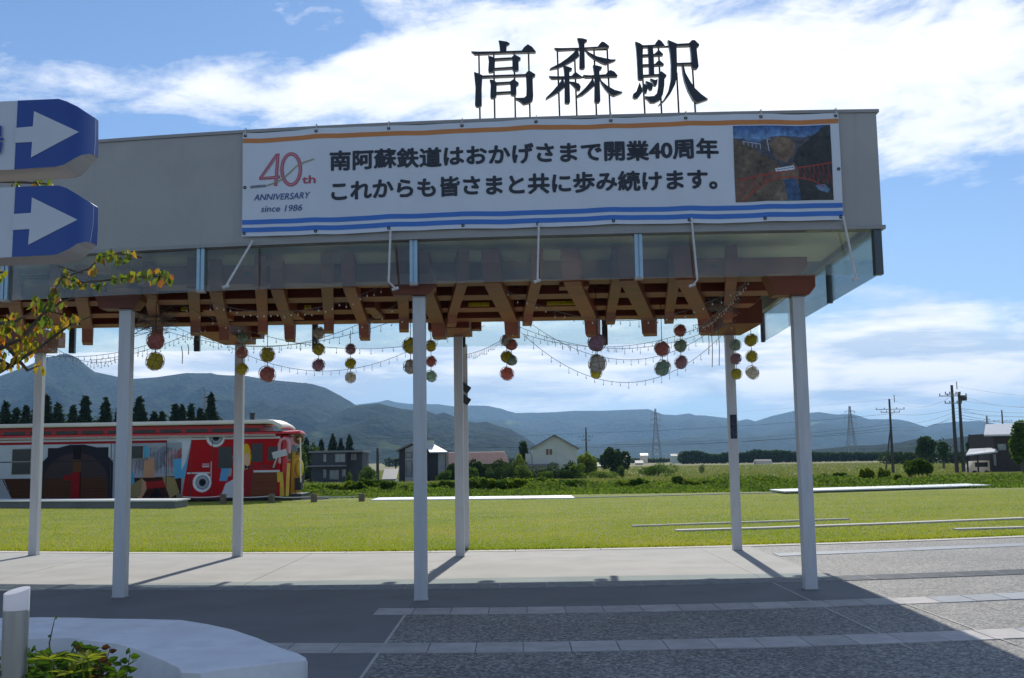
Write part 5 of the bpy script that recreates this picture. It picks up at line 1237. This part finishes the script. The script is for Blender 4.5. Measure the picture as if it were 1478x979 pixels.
# weed belt: countable clumps nearer than the field
belt = [(452, 702), (474, 699), (500, 695), (516, 692), (528, 690), (545, 690), (558, 692), (585, 699), (602, 698), (628, 697), (645, 692), (652, 695), (682, 684), (692, 688), (708, 692), (722, 690), (737, 690), (752, 691), (768, 690), (783, 688), (800, 691), (815, 690), (828, 692), (900, 694), (925, 690), (978, 687), (1000, 693), (1030, 694), (1085, 694), (1100, 692)]
BLB = ['by the nose of the railcar', 'low, right of the wooden post past the railcar nose', 'left of the dark big one under the flat-roofed house', 'dark, under the right end of the flat-roofed house', 'dark and tall, right of the flat-roofed house', 'dark, under the short dark pole', 'thin, left of the black gabled house',
       'under the left wall of the black gabled house', 'hidden behind the middle front post', 'right of the middle front post', 'left of the twin posts', 'touching the twin posts on their left', 'tall and bright, right of the twin posts', 'second right of the twin posts', 'under the left part of the pink roof', 'under the middle of the pink roof', 'under the right end of the pink roof',
       'between the pink roof and the cream house', 'under the left corner of the cream house', 'under the shuttered window of the cream house', 'under the gable peak of the cream house', 'under the right half of the cream house', 'under the right corner of the cream house', 'under the lone dark tree', 'left of the hedge mound, nearer', 'in front of the hedge mound', 'right of the hedge mound',
       'left of the right back post', 'just right of the right back post', 'halfway between the right back and front posts']
for i, (px, yt) in enumerate(belt):
    dd = 55+random.uniform(0, 5); b_ = 711
    bush(px, b_, yt-2, random.uniform(30, 42), dd, 'weed clump '+BLB[i], ['bush', 'weed', 'brightleaf'][i % 3] if i not in (3, 4, 5) else 'bush', 1500, 'weed clumps along the far edge of the lawn')
# far tree line
fl = [(1062, 655), (1072, 650), (1082, 646), (1094, 650), (1104, 645), (1116, 648), (1128, 650), (1140, 655), (1176, 650), (1188, 650), (1200, 652), (1214, 655)]
far = []
for px in np.arange(985, 1300, 5.0):
    yt = 655+3*noise.noise(Vector((px*.05, 1, 0)))-(5*exp(-((px-1000)/18)**2))-6*exp(-((px-1110)/40)**2)-(2 if px > 1150 else 0); dd = 520
    b = P(px, yt, dd); H = b.z-gz(dd); far.append((b.x, dd, gz(dd)+H*.5, 2.6, 2.5, H*.5))
o = link('distant_tree_line', crown('distant_tree_line', far, 16000, .9, M['treeleaf'])); o['kind'] = 'stuff'
far = []
for px in np.arange(560, 1000, 6.0):
    yt = 661.5+2*noise.noise(Vector((px*.06, 5, 0))); dd = 700; b = P(px, yt, dd); H = b.z-gz(dd); far.append((b.x, dd, gz(dd)+H*.5, 3.2, 3, H*.5))
o = link('distant_village_trees', crown('distant_village_trees', far, 9000, 1.1, M['treeleaf'])); o['kind'] = 'stuff'
far = []
for px in list(np.arange(-30, 460, 5.0))+list(np.arange(1280, 1500, 5.0)):
    yt = (602 if px < 325 else 642)+6*noise.noise(Vector((px*.05, 9, 0))) if px < 460 else 652+3*noise.noise(Vector((px*.06, 2, 0)))
    dd = 170 if px < 460 else 320; b = P(px, yt, dd); H = b.z-gz(dd); far.append((b.x, dd, gz(dd)+H*.5, dd*.006+1, 2, H*.5))
o = link('undergrowth_belt', crown('undergrowth_belt', far, 26000, .6, M['treeleaf'])); o['kind'] = 'stuff'
# ------------------------------------------------------------ grass
def tufts(name, X, Y, Zf, h, wd, mat):
    n = len(X); a = RN.uniform(0, pi, n); hh = h*RN.uniform(.5, 1.3, n); lx = RN.normal(0, .3, n)*hh
    Z_ = np.array([Zf(y) for y in Y]) if callable(Zf) else np.full(n, Zf)
    dx = np.cos(a)*wd; dy = np.sin(a)*wd
    V = np.stack([np.stack([X-dx, Y-dy, Z_], 1), np.stack([X+dx, Y+dy, Z_], 1), np.stack([X+lx, Y+lx*.4, Z_+hh], 1)], 1).reshape(-1, 3)
    o = link(name, fastmesh(name, V, np.arange(3*n).reshape(-1, 3), mat, 3)); o['kind'] = 'stuff'; return o
n = 260000; Y = 18.6+(45-18.6)*RN.uniform(0, 1, n)**1.6; X = RN.uniform(-.55, .55, n)*Y*1.06
ky = np.array([kerb_y(x) for x in np.clip(X, -14, 14)]); k = Y > ky+.03; X, Y = X[k], Y[k]
tufts('lawn_grass', X, Y, 0.0, .030, .020, M['blade'])
n = 5000; X = RN.uniform(-11, 13, n); Y = np.array([kerb_y(x) for x in X])+RN.uniform(.0, .12, n); tufts('kerb_edge_grass', X, Y, 0.0, .07, .012, M['blade'])
n = 90000; Y = 47.5+60*RN.uniform(0, 1, n)**1.3; X = RN.uniform(-.58, .58, n)*Y; k = ~((X < -9) & (Y < 50)); tufts('rough_grass', X[k], Y[k], gz, .13, .06, M['weed'])
n = 120000; Y = 70+330*RN.uniform(0, 1, n)**1.5; X = RN.uniform(-.58, .58, n)*Y; tufts('field_grass', X, Y, gz, .32, .14, M['fieldblade'])
n = 120000; Y = RN.uniform(48.5, 66, n); X = RN.uniform(-.32, .52, n)*Y
hh = np.array([max(0, noise.noise(Vector((x*.30, y*.34, 2)))+.22+.35*noise.noise(Vector((x*1.3, y*1.1, 7)))) for x, y in zip(X, Y)])*np.clip((Y-48)/5, .15, 1)*.62
k = hh > .05; Z_ = np.array([gz(y) for y in Y])+RN.uniform(0, 1, n)**.6*hh
o = link('weed_patches', leaves_mesh('weed_patches', np.stack([X, Y, Z_], 1)[k], .10, M['weed'])); o['kind'] = 'stuff'
# ------------------------------------------------------------ houses
hw = pmat('dark_siding', (.045, .047, .055), .7, .15, 2); hw2 = pmat('black_siding', (.02, .02, .022), .7, .2, 2); cream = pmat('cream_siding', (.58, .60, .52), .7, .05, 1)
rf = pmat('slate_roof', (.20, .20, .20), .6, .1, 2); pinkr = pmat('pink_tiles', (.62, .44, .36), .7, .15, 3); wroof = pmat('white_roof', (.62, .63, .64), .45, .06, 2); wgl = pmat('house_glass', (.16, .19, .20), .15, .2, 1, spec=.9)
brown = pmat('dark_timber_wall', (.05, .04, .035), .8, .2, 2)
def wrect(parent, x0, x1, y0, y1, d, frame=M['white'], bars=1, pm=None):
    a = P(x0, y0, d); b = P(x1, y1, d); f = MB().box(a.x, b.x, d-.06, d+.05, b.z, a.z).build('window', frame, parent)
    n = bars; w_ = (b.x-a.x)/n
    for i in range(n): MB().box(a.x+w_*i+.06, a.x+w_*(i+1)-.06, d-.09, d-.02, b.z+.06, a.z-.06).build('pane', pm or wgl, f)
# flat-roofed dark house
D = 150; h = thing('flat_roofed_house', 'dark two-storey flat-roofed house past the nose of the railcar', 'house', (P(485, 690, D).x, D, gz(D)))
a, b = P(449, 654, D), P(500, 697, D); MB().box(a.x, b.x, D, D+8, gz(D)-.2, a.z).build('wall', hw, h)
c = P(521, 654, D); MB().box(b.x+.01, c.x, D+1.2, D+8, gz(D)-.2, a.z-.05).build('side_wall', hw, h)
MB().box(a.x-.3, c.x+.3, D-.35, D+8.3, a.z+.01, a.z+.28).build('roof', rf, h)
e = P(449, 673, D).z; MB().box(a.x-.5, b.x+.05, D-.9, D-.01, e-.1, e+.08).build('canopy', rf, h)
for r in ((467, 471, 656, 667), (484, 498, 655.5, 667), (467, 471, 678, 690), (476, 489, 679, 692)): wrect(h, *r, D, bars=1 if r[1]-r[0] < 8 else 2)
for r in ((507, 510, 655.5, 664), (511, 514, 655.5, 664), (494, 499, 678, 688)): wrect(h, *r, D if r[0] < 500 else D+1.2)
# black gabled house
D = 140; h = thing('black_gabled_house', 'black gabled house with a pale gable front behind the middle post', 'house', (P(608, 690, D).x, D, gz(D)))
q = [P(576, 697, D), P(576, 650, D), P(596, 640.5, D), P(616, 648, D), P(616, 697, D)]; MB().prism([(p.x, D, max(p.z, gz(D)-.2)) for p in q], (0, 7, 0)).build('wall', hw2, h)
q = [P(585, 697, D), P(585, 648, D), P(597, 642.5, D), P(597, 697, D)]; MB().prism([(p.x, D-.06, max(p.z, gz(D)-.2)) for p in q], (0, .05, 0)).build('gable_panel', pmat('panel_grey', (.32, .33, .34), .7, .1, 1), h)
q = [P(615, 697, D), P(615, 652, D), P(632, 652, D), P(643, 652, D), P(643, 697, D)]; MB().prism([(p.x, D+.5, max(p.z, gz(D)-.2)) for p in q], (0, 6, 0)).build('side_wall', hw2, h)
q = [P(632, 690, D), P(632, 654, D), P(642, 654, D), P(642, 690, D)]; MB().prism([(p.x, D+.44, max(p.z, gz(D))) for p in q], (0, .05, 0)).build('end_panel', pmat('panel_pale', (.26, .27, .28), .7, .1, 1), h)
m = MB(); p0, p1, p2_ = P(571, 651, D), P(596, 639.5, D), P(646, 652, D)
m.beam((p0.x, D+3.4, p0.z), (p1.x, D+3.4, p1.z), 8, .2, (0, 0, 1)); m.build('roof', rf, h)
r0, r1 = P(614, 642.5, D), P(634, 641, D); m = MB(); m.add([(r0.x-.3, D+4, r0.z+.1), (r1.x-.9, D+4, r0.z+.1), (p2_.x, D-.2, p2_.z), (P(620, 652, D).x, D-.2, p2_.z), (r0.x-.3, D+4, r0.z-.05), (r1.x-.9, D+4, r0.z-.05), (p2_.x, D-.2, p2_.z-.15), (P(620, 652, D).x, D-.2, p2_.z-.15)], [(0, 1, 2, 3), (7, 6, 5, 4), (0, 4, 5, 1), (1, 5, 6, 2), (2, 6, 7, 3), (3, 7, 4, 0)]); m.build('front_roof', wroof, h)
a, b = P(612, 634.5, D), P(623, 642, D); MB().box(a.x, b.x, D+3, D+4.5, b.z-.6, a.z).build('chimney', cream, h); MB().box(a.x-.15, b.x+.15, D+2.8, D+4.7, a.z, a.z+.15).build('chimney_cap', rf, h)
for r in ((586, 595, 665, 688), (586, 595, 653, 661)): wrect(h, *r, D-.07, frame=hw2, pm=wgl)
wrect(h, 637, 639, 656, 662, D+.44)
a, b = P(570, 664, D), P(576, 697, D); MB().box(a.x, b.x, D+.2, D+2, a.z-.15, a.z+.1).box(a.x, a.x+.15, D+.2, D+.35, gz(D), a.z-.1).build('porch', hw2, h)
# pink roof house
D = 180; a, b = P(672, 652.5, D), P(735, 667, D); h = thing('pink_roofed_house', 'low house with a long pink tiled roof behind the hedge', 'house', (b.x-2, D, gz(D)))
x0 = P(640, 660, D).x; MB().add([(x0, D, b.z), (b.x, D, b.z), (b.x-.8, D+4, a.z), (x0, D+4, a.z), (x0, D, b.z-.25), (b.x, D, b.z-.25), (b.x-.8, D+4, a.z-.25), (x0, D+4, a.z-.25)], [(0, 1, 2, 3), (7, 6, 5, 4), (0, 4, 5, 1), (1, 5, 6, 2), (2, 6, 7, 3), (3, 7, 4, 0)]).build('roof', pinkr, h)
MB().box(x0+.3, b.x-.9, D+.5, D+4, gz(D), b.z-.1).build('wall', brown, h)
rs = MB()
for k in range(14): zz = b.z+(a.z-b.z)*k/14+.03; rs.box(x0, b.x-.06*k, D+4*k/14-.04, D+4*k/14+.02, zz-.02, zz+.05)
rs.build('tile_rows', pinkr, h)
# cream house
D = 165; h = thing('cream_gabled_house', 'cream two-storey gabled house with one brown shuttered window', 'house', (P(800, 690, D).x, D, gz(D)))
q = [P(768.5, 700, D), P(768.5, 646, D), P(800, 629.5, D), P(833, 646, D), P(833, 700, D)]; MB().prism([(p.x, D, max(p.z, gz(D)-.2)) for p in q], (0, 9, 0)).build('wall', cream, h)
p0, p1, p2_ = P(766, 648, D), P(800, 628, D), P(836, 648, D)
MB().beam((p0.x, D+4.4, p0.z), (p1.x, D+4.4, p1.z), 10, .18, (0, 0, 1)).beam((p1.x, D+4.4, p1.z), (p2_.x, D+4.4, p2_.z), 10, .18, (0, 0, 1)).build('roof', rf, h)
wrect(h, 787.5, 797.5, 648, 657, D-.01, frame=cream, bars=2, pm=pmat('brown_shutter', (.20, .10, .06), .7, .2, 3))
a, b = P(759, 655, D), P(768, 700, D); MB().box(a.x, b.x-.02, D+.3, D+6, gz(D), a.z).build('annex', cream, h)
a, b = P(757, 671, D), P(806, 672.5, D); MB().box(a.x, b.x, D-1.6, D-.05, b.z, a.z+.1).build('lower_roof', rf, h)
lines_ = MB()
for k in range(8): zz = gz(D)+1.2+k*.55; lines_.box(P(769, 650, D).x+.02, P(833, 650, D).x-.02, D-.025, D-.002, zz, zz+.03) if zz < P(800, 647, D).z else None
lines_.build('siding_rows', cream, h)
# white-roofed house at the right
D = 130; h = thing('white_roofed_house', 'dark house with white sheet roofs and a carport at the right', 'house', (P(1440, 680, D).x, D, gz(D)))
a = P(1433, 628, D); b = P(1478+22, 680, D); MB().box(a.x, b.x, D, D+7, gz(D)-.2, P(1433, 626, D).z).build('wall', brown, h)
m = MB(); e0, e1, e2, e3 = P(1420, 627.5, D-.8), P(1452, 627.5, D-.8), P(1474, 613, D-.8), P(1448, 613.5, D-.8)
m.add([(e0.x, D-.8, e0.z), (e1.x+1.2, D-.8, e0.z), (e2.x+2, D+4, e2.z+.25), (e3.x, D+4, e2.z+.25), (e0.x, D-.8, e0.z-.2), (e1.x+1.2, D-.8, e0.z-.2), (e2.x+2, D+4, e2.z+.05), (e3.x, D+4, e2.z+.05)], [(0, 1, 2, 3), (7, 6, 5, 4), (0, 4, 5, 1), (1, 5, 6, 2), (2, 6, 7, 3), (3, 7, 4, 0)]); m.build('upper_roof', wroof, h)
m = MB(); e0, e1, e2, e3 = P(1394, 656.5, D-2), P(1440, 651.5, D-2), P(1449, 647, D-2), P(1412, 649, D-2)
m.add([(e0.x, D-2, e0.z), (e1.x, D-2, e1.z), (e2.x, D+.5, e2.z+.1), (e3.x, D+.5, e3.z+.1), (e0.x, D-2, e0.z-.15), (e1.x, D-2, e1.z-.15), (e2.x, D+.5, e2.z-.05), (e3.x, D+.5, e3.z-.05)], [(0, 1, 2, 3), (7, 6, 5, 4), (0, 4, 5, 1), (1, 5, 6, 2), (2, 6, 7, 3), (3, 7, 4, 0)]); m.build('carport_roof', wroof, h)
for px in (1396, 1411, 1431): c = P(px, 660, D-1.9); MB().box(c.x-.08, c.x+.08, D-1.95, D-1.8, gz(D), c.z+.3).build('carport_post', hw2, h)
wrect(h, 1440, 1452, 641, 650, D-.01); wrect(h, 1434, 1438, 656, 672, D-.01)
# white van under the carport
D2 = D+1.2; c = P(1413, 672, D2); v = thing('parked_van', 'white van parked under the white carport roof', 'van', (c.x, D2, gz(D2)))
x0, x1 = P(1400, 670, D2).x, P(1429, 670, D2).x; g0 = gz(D2)
MB().prism([(x0, D2, g0+.35), (x0-.1, D2, g0+1.0), (x0+.5, D2, g0+1.75), (x1, D2, g0+1.8), (x1, D2, g0+.35)], (0, 1.6, 0)).build('body', M['white'], v, bevel=.06)
MB().box(x0+.6, x1-.3, D2-.02, D2+.02, g0+1.05, g0+1.6).build('side_window', wg, v)
for xx in (x0+.5, x1-.5): MB().tube([(xx, D2-.05, g0+.32), (xx, D2+.2, g0+.32)], .32, 12).build('wheel', M['black'], v)
# polytunnels and small far buildings
for (px0, px1, y0, y1, D, lab) in ((1092, 1115, 663.5, 668, 430, 'long white polytunnel in the far field left of the right posts'), (1223, 1240, 655.5, 660.5, 880, 'left of the two small white greenhouses by the far tree line'), (1241, 1256, 655.5, 660, 880, 'right of the two small white greenhouses by the far tree line')):
    a, b = P(px0, y0, D), P(px1, y1, D); t = thing('polytunnel', lab, 'greenhouse', (a.x, D, gz(D))); z0 = gz(D)-.1; hh = a.z-z0; m = MB()
    pr_ = [(D+3*cos(t_)+3, z0+hh*sin(t_)) for t_ in np.linspace(pi, 0, 9)]
    m.prism([(a.x, y, z) for y, z in pr_], (b.x-a.x, 0, 0)); m.build('cover', M['white'], t); 
    MB().box(a.x-.05, a.x, D+2, D+4, z0, z0+hh*.6).build('door', hw, t)
for (px, yb, yt, w_, D, c, lab) in ((923, 671, 668, 10, 500, 'white', 'small white shed with a pale roof left of the pylon foot'), (868, 676, 672, 9, 380, 'cream', 'tiny white vehicle-like hut beside the lone tree'), (1000+8, 662, 658, 12, 600, 'white', 'tiny pale farm building in the far village'), (976, 663, 658, 14, 600, 'cream', 'pale building in the far village right of the pylon'), (1044, 664, 660, 10, 600, 'white', 'small white building at the far village edge near the back post'), (815+90, 664, 660, 8, 600, 'cream', 'tiny pale building behind the lone tree'), (930, 661, 657, 10, 650, 'white', 'tiny white roofed building left behind the pylon'), (562, 692, 689.5, 14, 130, 'cream', 'low pale wall and shed between the two dark houses')):
    a, b = P(px-w_/2, yt, D), P(px+w_/2, yb, D); t = thing('small_building', lab, 'building', (a.x, D, gz(D)))
    MB().box(a.x, b.x, D, D+5, gz(D)-.3, a.z-.3).build('wall', M['white'] if c == 'white' else cream, t)
    MB().prism([(a.x-.3, D-.3, a.z-.3), (b.x+.3, D-.3, a.z-.3), (b.x+.3, D+2.5, a.z+.9), (a.x-.3, D+2.5, a.z+.9)], (0, 0, .12)).build('roof', rf if px != 930 else wroof, t)
# ------------------------------------------------------------ utility poles, pylons, wires
pc = pmat('pole_concrete', (.06, .055, .05), .8, .1, 3)
def pole(px, yb, yt, D, lab, arms=((.93, 1.6), (.86, 1.2)), brace=None, r=.17, extra=None):
    b = P(px, yb, D); z0 = gz(D); zt_ = P(px, yt, D).z; H = zt_-z0
    t = thing('utility_pole', lab, 'utility pole', (b.x, D, z0))
    MB().tube([(b.x, D, z0-.2), (b.x, D, zt_)], [r, r*.62], 9).build('pole', pc, t)
    ends = []
    for f, w_ in arms:
        z = z0+H*f; MB().box(b.x-w_/2, b.x+w_/2, D-.25, D-.13, z-.05, z+.05).build('crossarm', M['grate'], t)
        m = MB()
        for k in (-.48, -.2, .22, .48): m.tube([(b.x+w_*k, D-.19, z+.05), (b.x+w_*k, D-.19, z+.28)], [.05, .07], 6)
        m.build('insulators', M['mull_dark'], t); ends.append(Vector((b.x, D-.19, z+.25)))
    if brace:
        c = P(brace[0], brace[1], D-.4); MB().tube([(c.x, D-.4, z0-.2), (b.x-.1, D-.2, z0+H*brace[2])], [.14, .11], 8).build('brace', pc, t)
    if extra:
        MB().tube([(b.x+.55, D-.3, z0+H*.72), (b.x+.55, D-.3, z0+H*.80)], .32, 10).build('transformer', pc, t)
    return t, z0, H, b
pB = pole(1289, 676, 576, 170, 'leaning-braced utility pole in the field right of the last post', ((.86, 4.6), (.82, 3.0)), (1277, 672, .62), .24)
b = P(1290.5, 570, 170); MB().tube([(b.x, 170, b.z-1.2), (b.x, 170, b.z)], .06, 5).build('top_rod', pc, pB[0])
pC = pole(1381.5, 684, 556, 125, 'heavy double utility pole with a transformer near the white-roofed house', ((.88, 3.2), (.90, 1.8), (.80, 2.0)), None, .24)
b = P(1381, 556, 125); MB().tube([(b.x, 125, b.z-.5), (b.x, 125, b.z+.4)], .05, 5).build('top_rod', pc, pC[0])
b0, b1 = P(1391, 681, 124.6), P(1384, 566, 124.8); MB().tube([tuple(b0), tuple(b1)], [.22, .15], 9).build('second_pole', pc, pC[0])
c = P(1390, 574, 124.4); MB().tube([(c.x, 124.4, c.z-.35), (c.x, 124.4, c.z+.25)], .42, 10).build('transformer', pc, pC[0])
pD = pole(1449, 640, 592, 260, 'small utility pole rising behind the white-roofed house', ((.80, 4.6),), None, .26)
pA = pole(847, 680, 617, 200, 'slim utility pole behind the cream house', ((.80, 2.6), (.72, 1.6)), None, .20)
pE = pole(545, 692, 647, 128, 'short dark pole between the two dark houses', (), None, .22)
pole(811, 676, 645, 260, 'thin lamp post far off left of the lone tree', (), None, .1) if False else None
def wires(pts, sag, lab, r=.022, grp='overhead wires'):
    for i in range(len(pts)-1):
        q = catenary(pts[i], pts[i+1], sag, 14)
        if i == 0: Q = q
        else: Q += q[1:]
    o = MB().tube(Q, r*.65, 4, False).build('overhead_wire', M['wire']); tag(o, lab, 'wire')
def wpx(lst): return [P(x, y, d) for x, y, d in lst]
wires(wpx([(-40, 646, 200), (440, 632, 200), (847, 625, 200), (1289, 597, 170), (1381, 589, 125), (1600, 590, 100)]), .5, 'topmost low wire running from the slim pole to the braced and double poles', .028)
wires(wpx([(500, 640, 200), (847, 641, 200), (1289, 621, 170), (1381, 598, 125), (1600, 600, 100)]), .8, 'second of the long wires crossing the hills behind the canopy', .028)
wires(wpx([(-40, 640, 200), (440, 634, 200), (700, 641, 205), (940, 640, 205), (1289, 612, 170), (1381, 594, 125), (1600, 596, 100)]), .5, 'third of the long wires crossing the hills behind the canopy', .024)
wires(wpx([(640, 643, 200), (940, 643.5, 205), (1289, 617, 170), (1381, 603, 125), (1600, 606, 100)]), .5, 'lowest of the long wires crossing the hills behind the canopy', .03)
wires(wpx([(948, 597, 900), (1289, 576, 172), (1381, 567, 125), (1600, 562, 80)]), 1.5, 'thin wire from the top of the braced pole to the double pole', .02)
wires(wpx([(1381, 577, 125), (1600, 590, 90)]), .4, 'wire leaving the transformer of the double pole to the right', .02)
wires(wpx([(1381, 558, 125), (1600, 575, 90)]), .4, 'topmost wire leaving the double pole to the right', .016)
wires(wpx([(1449, 601, 260), (1600, 600, 200)]), .4, 'wire leaving the small pole behind the white-roofed house', .03)
wires(wpx([(1381, 589, 125), (1449, 601, 260)]), .5, 'wire between the double pole and the small pole', .03)
wires(wpx([(1250, 618, 260), (1289, 598, 170)]), .5, 'wire falling left from the braced pole towards the pylon', .03)
def pylon(px, yb, yt, D, wp, lab):
    b = P(px, yb, D); z0 = gz(D); H = P(px, yt, D).z-z0; Wd = wp/F*D/2; t = thing('lattice_pylon', lab, 'pylon', (b.x, D, z0)); r = .13*D/900+.05
    def lv(f): 
        k = Wd*((1-f)**1.3*.88+.12); return [Vector((b.x+sx*k, D+sy*k, z0+H*f)) for sx, sy in ((-1, -1), (1, -1), (1, 1), (-1, 1))]
    L = [lv(f) for f in (0, .14, .27, .39, .50, .60, .69, .77, .85, .93, 1.0)]
    m = MB()
    for i in range(4): m.tube([l[i] for l in L], r*1.3, 4)
    m.build('legs', M['grate'], t); m = MB()
    for a_, c_ in zip(L[:-1], L[1:]):
        for i in range(4): j = (i+1) % 4; m.tube([a_[i], c_[j]], r*.7, 3).tube([a_[j], c_[i]], r*.7, 3).tube([c_[i], c_[j]], r*.6, 3)
    m.build('lattice', M['grate'], t, kind='stuff'); 
    for f, k in ((.68, 1.0), (.79, .9), (.90, .8)):
        z = z0+H*f; w_ = Wd*1.15*k
        MB().beam((b.x-w_, D, z), (b.x, D, z+.02*H), r*2, r*2).beam((b.x+w_, D, z), (b.x, D, z+.02*H), r*2, r*2).tube([(b.x-w_, D, z), (b.x-w_, D, z-H*.035)], r*1.2, 4).tube([(b.x+w_, D, z), (b.x+w_, D, z-H*.035)], r*1.2, 4).build('crossarm', M['grate'], t)
pylon(948, 664, 590, 850, 14, 'large lattice pylon rising behind the hedge mound in mid field')
pylon(1230, 662, 586.5, 850, 15, 'lattice pylon near the two small greenhouses at the right')
pylon(295, 650, 561, 620, 9, 'lattice pylon above the conifers behind the railcar')
pylon(1427, 645, 600, 1300, 9, 'small faint lattice pylon behind the white-roofed house')
# village specks far off
# ------------------------------------------------------------ air
m, q = newmat('haze_air'); v = q.n('ShaderNodeVolumePrincipled', {'Color': (.36, .63, 1.0, 1), 'Density': 8.0e-5, 'Anisotropy': .3})
o_ = q.n('ShaderNodeOutputMaterial'); q.t.links.new(v.outputs[0], o_.inputs['Volume'])
hz = MB().box(-9300, 9300, -200, 12600, -12, 620).build('haze', m, kind='stuff')
